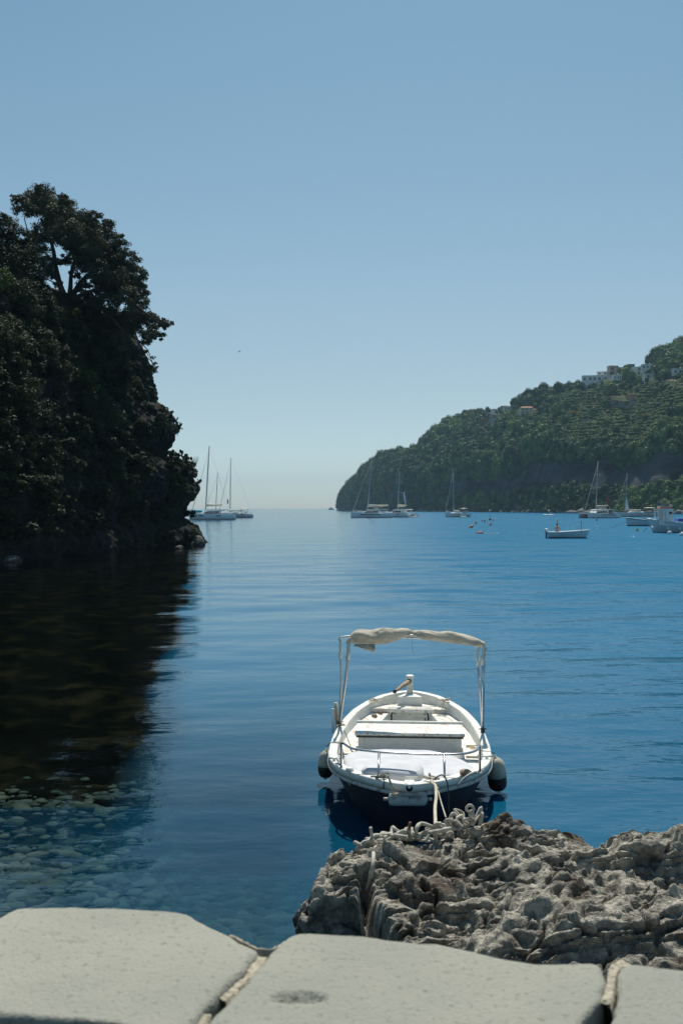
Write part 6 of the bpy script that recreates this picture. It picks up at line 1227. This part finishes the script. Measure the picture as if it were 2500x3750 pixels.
b = MB(); b.box((wx - 2.35, 0, 1.62), (1.6, 1.9, .5), taper=.8); b.build('blue_tarp', M['tarp'], t, bevel=.05)
b = MB(); b.tube([(wx + .3, 0, 3.9), (wx + .5, 0.02, 3.2)], .06, 4); b.build('furled_flag', M['flag_blue'], t)
for k, (px, py, r) in enumerate([(2387, 1933, 5.5), (2444, 1936, 4.8), (2487, 1938, 4.2)]): b = MB(); p = P(px, py, D - .35); v, f = pebble(2, 2, 0.02, 1.1); b.add([tuple(Vector(q) * (r / F * D) + p) for q in v], [tuple(q) for q in f], True); b.tube([p, p + Vector((0, .1, .42))], .03, 4); put('ball_fender', ['white ball fender near the bow of the fishing boat', 'white ball fender beneath the wheelhouse of the fishing boat', 'small white ball fender aft on the fishing boat'][k], 'fender', b, M['gel'], 'ball fenders on the fishing boat')
# white launch with dark stripe
D = 12000 / (1927 - HY); L_ = 7.2; cx = (2295 - 1250) / F * D + L_ / 2
t = thing('wooden_launch', 'white wooden launch with dark rail behind the fishing boat', 'boat', (cx, D + 1, 0), math.pi + .05)
add_hull('hull', t, L_, 2.1, 1.22, 0.85, M['gel_blue'], 0, (-0.05, 0.20, M['bootstripe']), fine_=0.7, transom=.5, rake=.15, sheer=.35); b = MB(); rows = hull_rows(L_, 2.16, 1.20, 0.83, fine_=.7, transom=.5, rake=.15, sheer=.35); b.tube([r[0] for r in rows], .055, 5); b.tube([r[-1] for r in rows], .055, 5); b.build('rubbing_rail', M['bootstripe'], t)
b = MB(); rows = hull_rows(L_, 2.0, 1.30, 0.93, fine_=.7, transom=.5, rake=.15, sheer=.35); b.tube([r[0] for r in rows], .05, 5); b.tube([r[-1] for r in rows], .05, 5); b.build('gunwale', M['gel'], t)
b = MB(); [b.tube([(x, y, .9), (x, y, 1.85)], .035, 4) for x in (.35, -.2) for y in (-.6, .6)]; [b.box((x, y, 1.45), (.16, .1, .14)) for x in (.35, -.2) for y in (-.6, .6)]; b.build('posts', M['wire'], t)
b = MB(); b.tube([(2.6, 0, 2.0), (1.2, 0, 2.05), (-1.0, 0, 2.05), (-2.4, 0, 2.02)], .05, 5); b.tube([(2.6, 0, 1.1), (2.6, 0, 2.0)], .03, 4); b.tube([(-2.4, 0, .9), (-2.4, 0, 2.0)], .03, 4); b.build('awning_spar', M['bootstripe'], t)
rope('mooring_line', 'slack dark mooring line from the bow of the white launch into the water', [P(2295, 1908, D), P(2280, 1916, D - 1), P(2262, 1922, D - 4), P(2240, 1931, D - 14), W(2215, 1941)], 0.03, M['rope_dark'], None, twist=False)
rope('mooring_line', 'mooring line from the bow of the fishing boat into the water', [P(2374, 1925, 133), P(2362, 1938, 132), W(2352, 1949)], 0.03, M['rope_dark'], None, twist=False)
# man in the open motor boat
D = 12000 / (1972 - HY); x0, x1 = (2010 - 1250) / F * D, (2164 - 1250) / F * D; L_ = x1 - x0; cx = (x0 + x1) / 2
t = thing('motor_boat', 'white open motor boat with outboard carrying a bare-chested man', 'boat', (cx, D + .8, 0), -.03); mbt = t
add_hull('hull', t, L_, 1.7, .80, .58, M['gel_blue'], 0, (-0.05, 0.12, M['bootstripe']), fine_=0.6, transom=.75, rake=.35, sheer=.1)
b = MB(); rows = hull_rows(L_, 1.76, .84, .61, fine_=0.6, transom=.75, rake=.35, sheer=.1); b.tube([r[0] for r in rows], .05, 5); b.tube([r[-1] for r in rows], .05, 5); b.tube([rows[0][0], rows[0][-1]], .05, 5); b.build('gunwale', M['gel'], t)
b = MB(); b.box((-.5, 0, .55), (L_ * .25, 1.3, .06)); b.box((.9, 0, .6), (.3, 1.3, .06)); b.build('thwarts', M['gel'], t)
b = MB(); b.tube([(-L_ / 2 - .12, 0, .55), (-L_ / 2 - .14, 0, .9), (-L_ / 2 - .05, 0, 1.02)], [.17, .2, .1], 8); o = b.build('outboard_engine', M['gel'], t); b = MB(); b.box((-L_ / 2 - .15, 0, .25), (.14, .12, .7)); b.build('engine_leg', M['black_rubber'], o)
b = MB(); b.tube([(L_ * .28, -.5, .6), (L_ * .28, -.5, 1.85)], .025, 4); b.build('flag_staff', M['rust'], t)
# the man: one skinned body, seated, back turned, right arm bent out
def skin_person(pts, edges, name, mat_, parent):
    me = bpy.data.meshes.new(name); me.from_pydata([p[:3] for p in pts], edges, []); o = link(name, me, parent); me.materials.append(mat_)
    sk = o.modifiers.new('skin', 'SKIN'); sv_ = me.skin_vertices[0].data
    for i, p in enumerate(pts): sv_[i].radius = (p[3], p[4] if len(p) > 4 else p[3]); sv_[i].use_root = (i == 0)
    o.modifiers.new('sub', 'SUBSURF').levels = 1; o.modifiers['sub'].render_levels = 2; return o
pp = [(0, 0, .10, .17, .12), (0, -.02, .30, .15, .11), (0, -.03, .50, .20, .12), (0, -.02, .62, .17, .09), (0, 0, .70, .055), (0, .01, .78, .075), (0, .02, .88, .10), (0, .02, .95, .07),
      (-.20, 0, .60, .07), (-.30, .05, .38, .05), (-.22, .25, .22, .038), (-.18, .33, .20, .03), (.20, 0, .60, .07), (.34, .0, .40, .05), (.30, .18, .18, .038), (.28, .26, .12, .03),
      (-.12, .12, .06, .09), (-.14, .45, .12, .07), (-.13, .48, -.28, .05), (-.13, .60, -.30, .04), (.12, .12, .06, .09), (.14, .45, .12, .07), (.13, .48, -.28, .05), (.13, .60, -.30, .04)]
ed = [(0, 1), (1, 2), (2, 3), (3, 4), (4, 5), (5, 6), (6, 7), (3, 8), (8, 9), (9, 10), (10, 11), (3, 12), (12, 13), (13, 14), (14, 15), (0, 16), (16, 17), (17, 18), (18, 19), (0, 20), (20, 21), (21, 22), (22, 23)]
pc_ = thing('person', 'bare-chested man with dark hair sitting in the stern of the motor boat', 'person', ((2044 - 1250) / F * D, D + .75, .58), 0.1)
skin_person(pp, ed, 'body', M['skin'], pc_); b = MB(); b.lathe([(.03, .14), (.085, .11), (.108, .04), (.10, -.03), (.06, -.06)][::-1], 12, (0, .0, .90)); b.build('hair', M['hair'], pc_); b = MB(); b.lathe([(.17, -.02), (.20, .06), (.17, .16)], 12, (0, .02, .03)); b.build('swim_trunks', M['trunks'], pc_)
# people on the left monohull's stern: only dots in the photo
for k, (px, py) in enumerate([(886, 1872), (893, 1876)]):
    q = thing('person', ['tiny person standing under the bimini of the left monohull', 'tiny seated person right of the standing one on the left monohull'][k], 'person', P(px, py + 14, 345)); skin_person([(a_ * 1.0, b_, c_, *r) for a_, b_, c_, *r in pp], ed, 'body', M['skin'], q)
# buoys
def buoy(label, px, py, wpx, hpx, m, lean=0.0, cone=False, name='mooring_buoy', stick=False, group='mooring buoys in the bay'):
    D = 12000 / (py - HY); r = wpx / F * D / 2; h = hpx / F * D; t = thing(name, label, 'buoy', ((px - 1250) / F * D, D, 0), 0, group); Mx = Matrix.Rotation(lean, 3, 'Y')
    if cone: MB().lathe([(r * .7, -.25), (r, 0.0), (r, h * .22), (r * .45, h * .62), (r * .15, h * .85), (r * .12, h)], 14, (0, 0, 0), Mx).build('float', m, t)
    else: MB().lathe([(r * .35, -h * .35), (r * .8, -h * .1), (r, h * .25), (r * .92, h * .55), (r * .5, h * .85), (r * .12, h), (r * .06, h * 1.15)], 14, (0, 0, 0), Mx).build('float', m, t)
    if stick: MB().tube([(0, 0, h * .9), (0, 0, h * 1.9)], .06, 5).build('pole', M['rope_dark'], t)
    return t
buoy('dark red pear buoy tilted to the right, nearest of the orange cluster', 1719, 1933, 11, 19, M['orange'], 0.95)
buoy('pale orange pear buoy up and right of the tilted dark red one', 1740, 1919, 9, 12, M['orange_pale'], 0.2)
buoy('small low red buoy at the left of the farther pair', 1764, 1909, 6, 6, M['orange'], 0.0)
buoy('upright pale orange buoy just right of the small low red one', 1773, 1912, 7, 10, M['orange_pale'], 0.05)
buoy('red pear buoy leaning right beneath the dark drum marker', 1792, 1926, 8, 14, M['orange'], 0.6)
buoy('pale pink buoy to the right of the dark drum marker', 1805, 1908, 6, 8, M['orange_pale'], 0.0)
buoy('dark olive drum marker with an upright pole', 1793, 1905, 10, 8, M['yellow_dark'], 0, False, stick=True)
buoy('yellow ball buoy below the white inflatable dinghy', 2039, 1910, 7, 6, M['yellow'])
buoy('yellow conical buoy between the launch and the motor boat', 2331, 1945, 12, 14, M['yellow'], 0, True)
buoy('dark red buoy below the bows of the right catamaran', 2183, 1907, 6, 8, M['red'], 0.1)
buoy('large white ball buoy in front of the fishing boat', 2450, 1955, 17, 12, M['gel'])
buoy('white ball buoy cut by the right edge of the picture', 2496, 1962, 20, 14, M['gel'])
for k, (px, py) in enumerate([(2052, 1914), (2056, 1912), (2081, 1917), (2113, 1921), (2149, 1933), (2180, 1926), (2184, 1938), (2263, 1899), (2186, 1930)]): buoy(['small pale yellow float right of the yellow ball buoy', 'second pale yellow float touching the first', 'tiny white float left of the row of floats', 'tiny white float in the middle of the row of floats', 'tiny white float above the motor boat\'s flag staff', 'tiny white float beneath the right catamaran, upper one', 'tiny white float beneath the right catamaran, lowest one', 'tiny white float between the right catamaran and the long yacht', 'tiny white float beneath the right catamaran, middle one'][k], px, py, 4.0, 2.4, M['yellow'] if k < 2 else M['gel'], name='float', group='small floats in the bay')
# low red board with foam
D = 12000 / (1954 - HY); t = thing('paddle_board', 'low reddish board lying in the water with foam trailing to its right', 'board', ((1756 - 1250) / F * D, D, 0.02), 0.05); b = MB(); b.tube([(-.48, 0, .03), (-.3, 0, .07), (.2, 0, .08), (.48, 0, .03)], [.05, .13, .13, .05], 8); b.v = [(x, y * 1.6, z) for x, y, z in b.v]; b.build('board', M['red'], t); b = MB(); b.tube([(-.4, 0, .17), (.3, 0, .19)], .03, 5); b.build('deck_stripe', M['orange_pale'], t); t.scale = (1, 1, 1)
b = MB(); r_ = random.Random(5); m_foam = mat('foam', (0.75, 0.78, 0.8), 0.8)
for k in range(90):
    px = 1772 + 52 * r_.random() ** 1.0 if k < 55 else r_.uniform(1700, 2010); q = W(px, 1953 + r_.uniform(-1, 1.2) + (0.8 if k > 55 else 0)); b.box(q + Vector((0, 0, .01)), (r_.uniform(.05, .3) * (1 if k < 55 else .5), .06, .04))
props(b.build('foam', m_foam), 'thin line of white foam on the water right of the low board', 'foam', kind='stuff')
# bird
p = P(876, 1287, 120); b = MB(); b.tube([p + Vector((-.12, .1, -.06)), p, p + Vector((.12, -.1, .05))], [.02, .06, .02], 6); b.add([p, p + Vector((-.13, 0, -.06)), p + Vector((-.27, .08, -.14)), p + Vector((-.10, .15, -.03))], [(0, 1, 2, 3)]); b.add([p, p + Vector((.12, 0, .08)), p + Vector((.26, .05, .20)), p + Vector((.1, .15, .06))], [(0, 1, 2, 3)]); put('bird', 'small dark seabird gliding in the open sky', 'bird', b, M['black_rubber'])
# ================================================================ HAZE
hz = MB().box((0, 3290, 92), (15900, 6640, 206)).build('haze', M['gel']); hz.data.materials.clear()
mz = bpy.data.materials.new('haze'); mz.use_nodes = True; n = mz.node_tree.nodes; n.remove(n['Principled BSDF']); pv = n.new('ShaderNodeVolumePrincipled')
pv.inputs['Color'].default_value = (0.48, 0.74, 1.0, 1); pv.inputs['Density'].default_value = HAZE; pv.inputs['Anisotropy'].default_value = 0.0
mz.node_tree.links.new(pv.outputs[0], n['Material Output'].inputs['Volume']); hz.data.materials.append(mz); props(hz, 'thin sea haze over the bay', 'haze', kind='stuff')
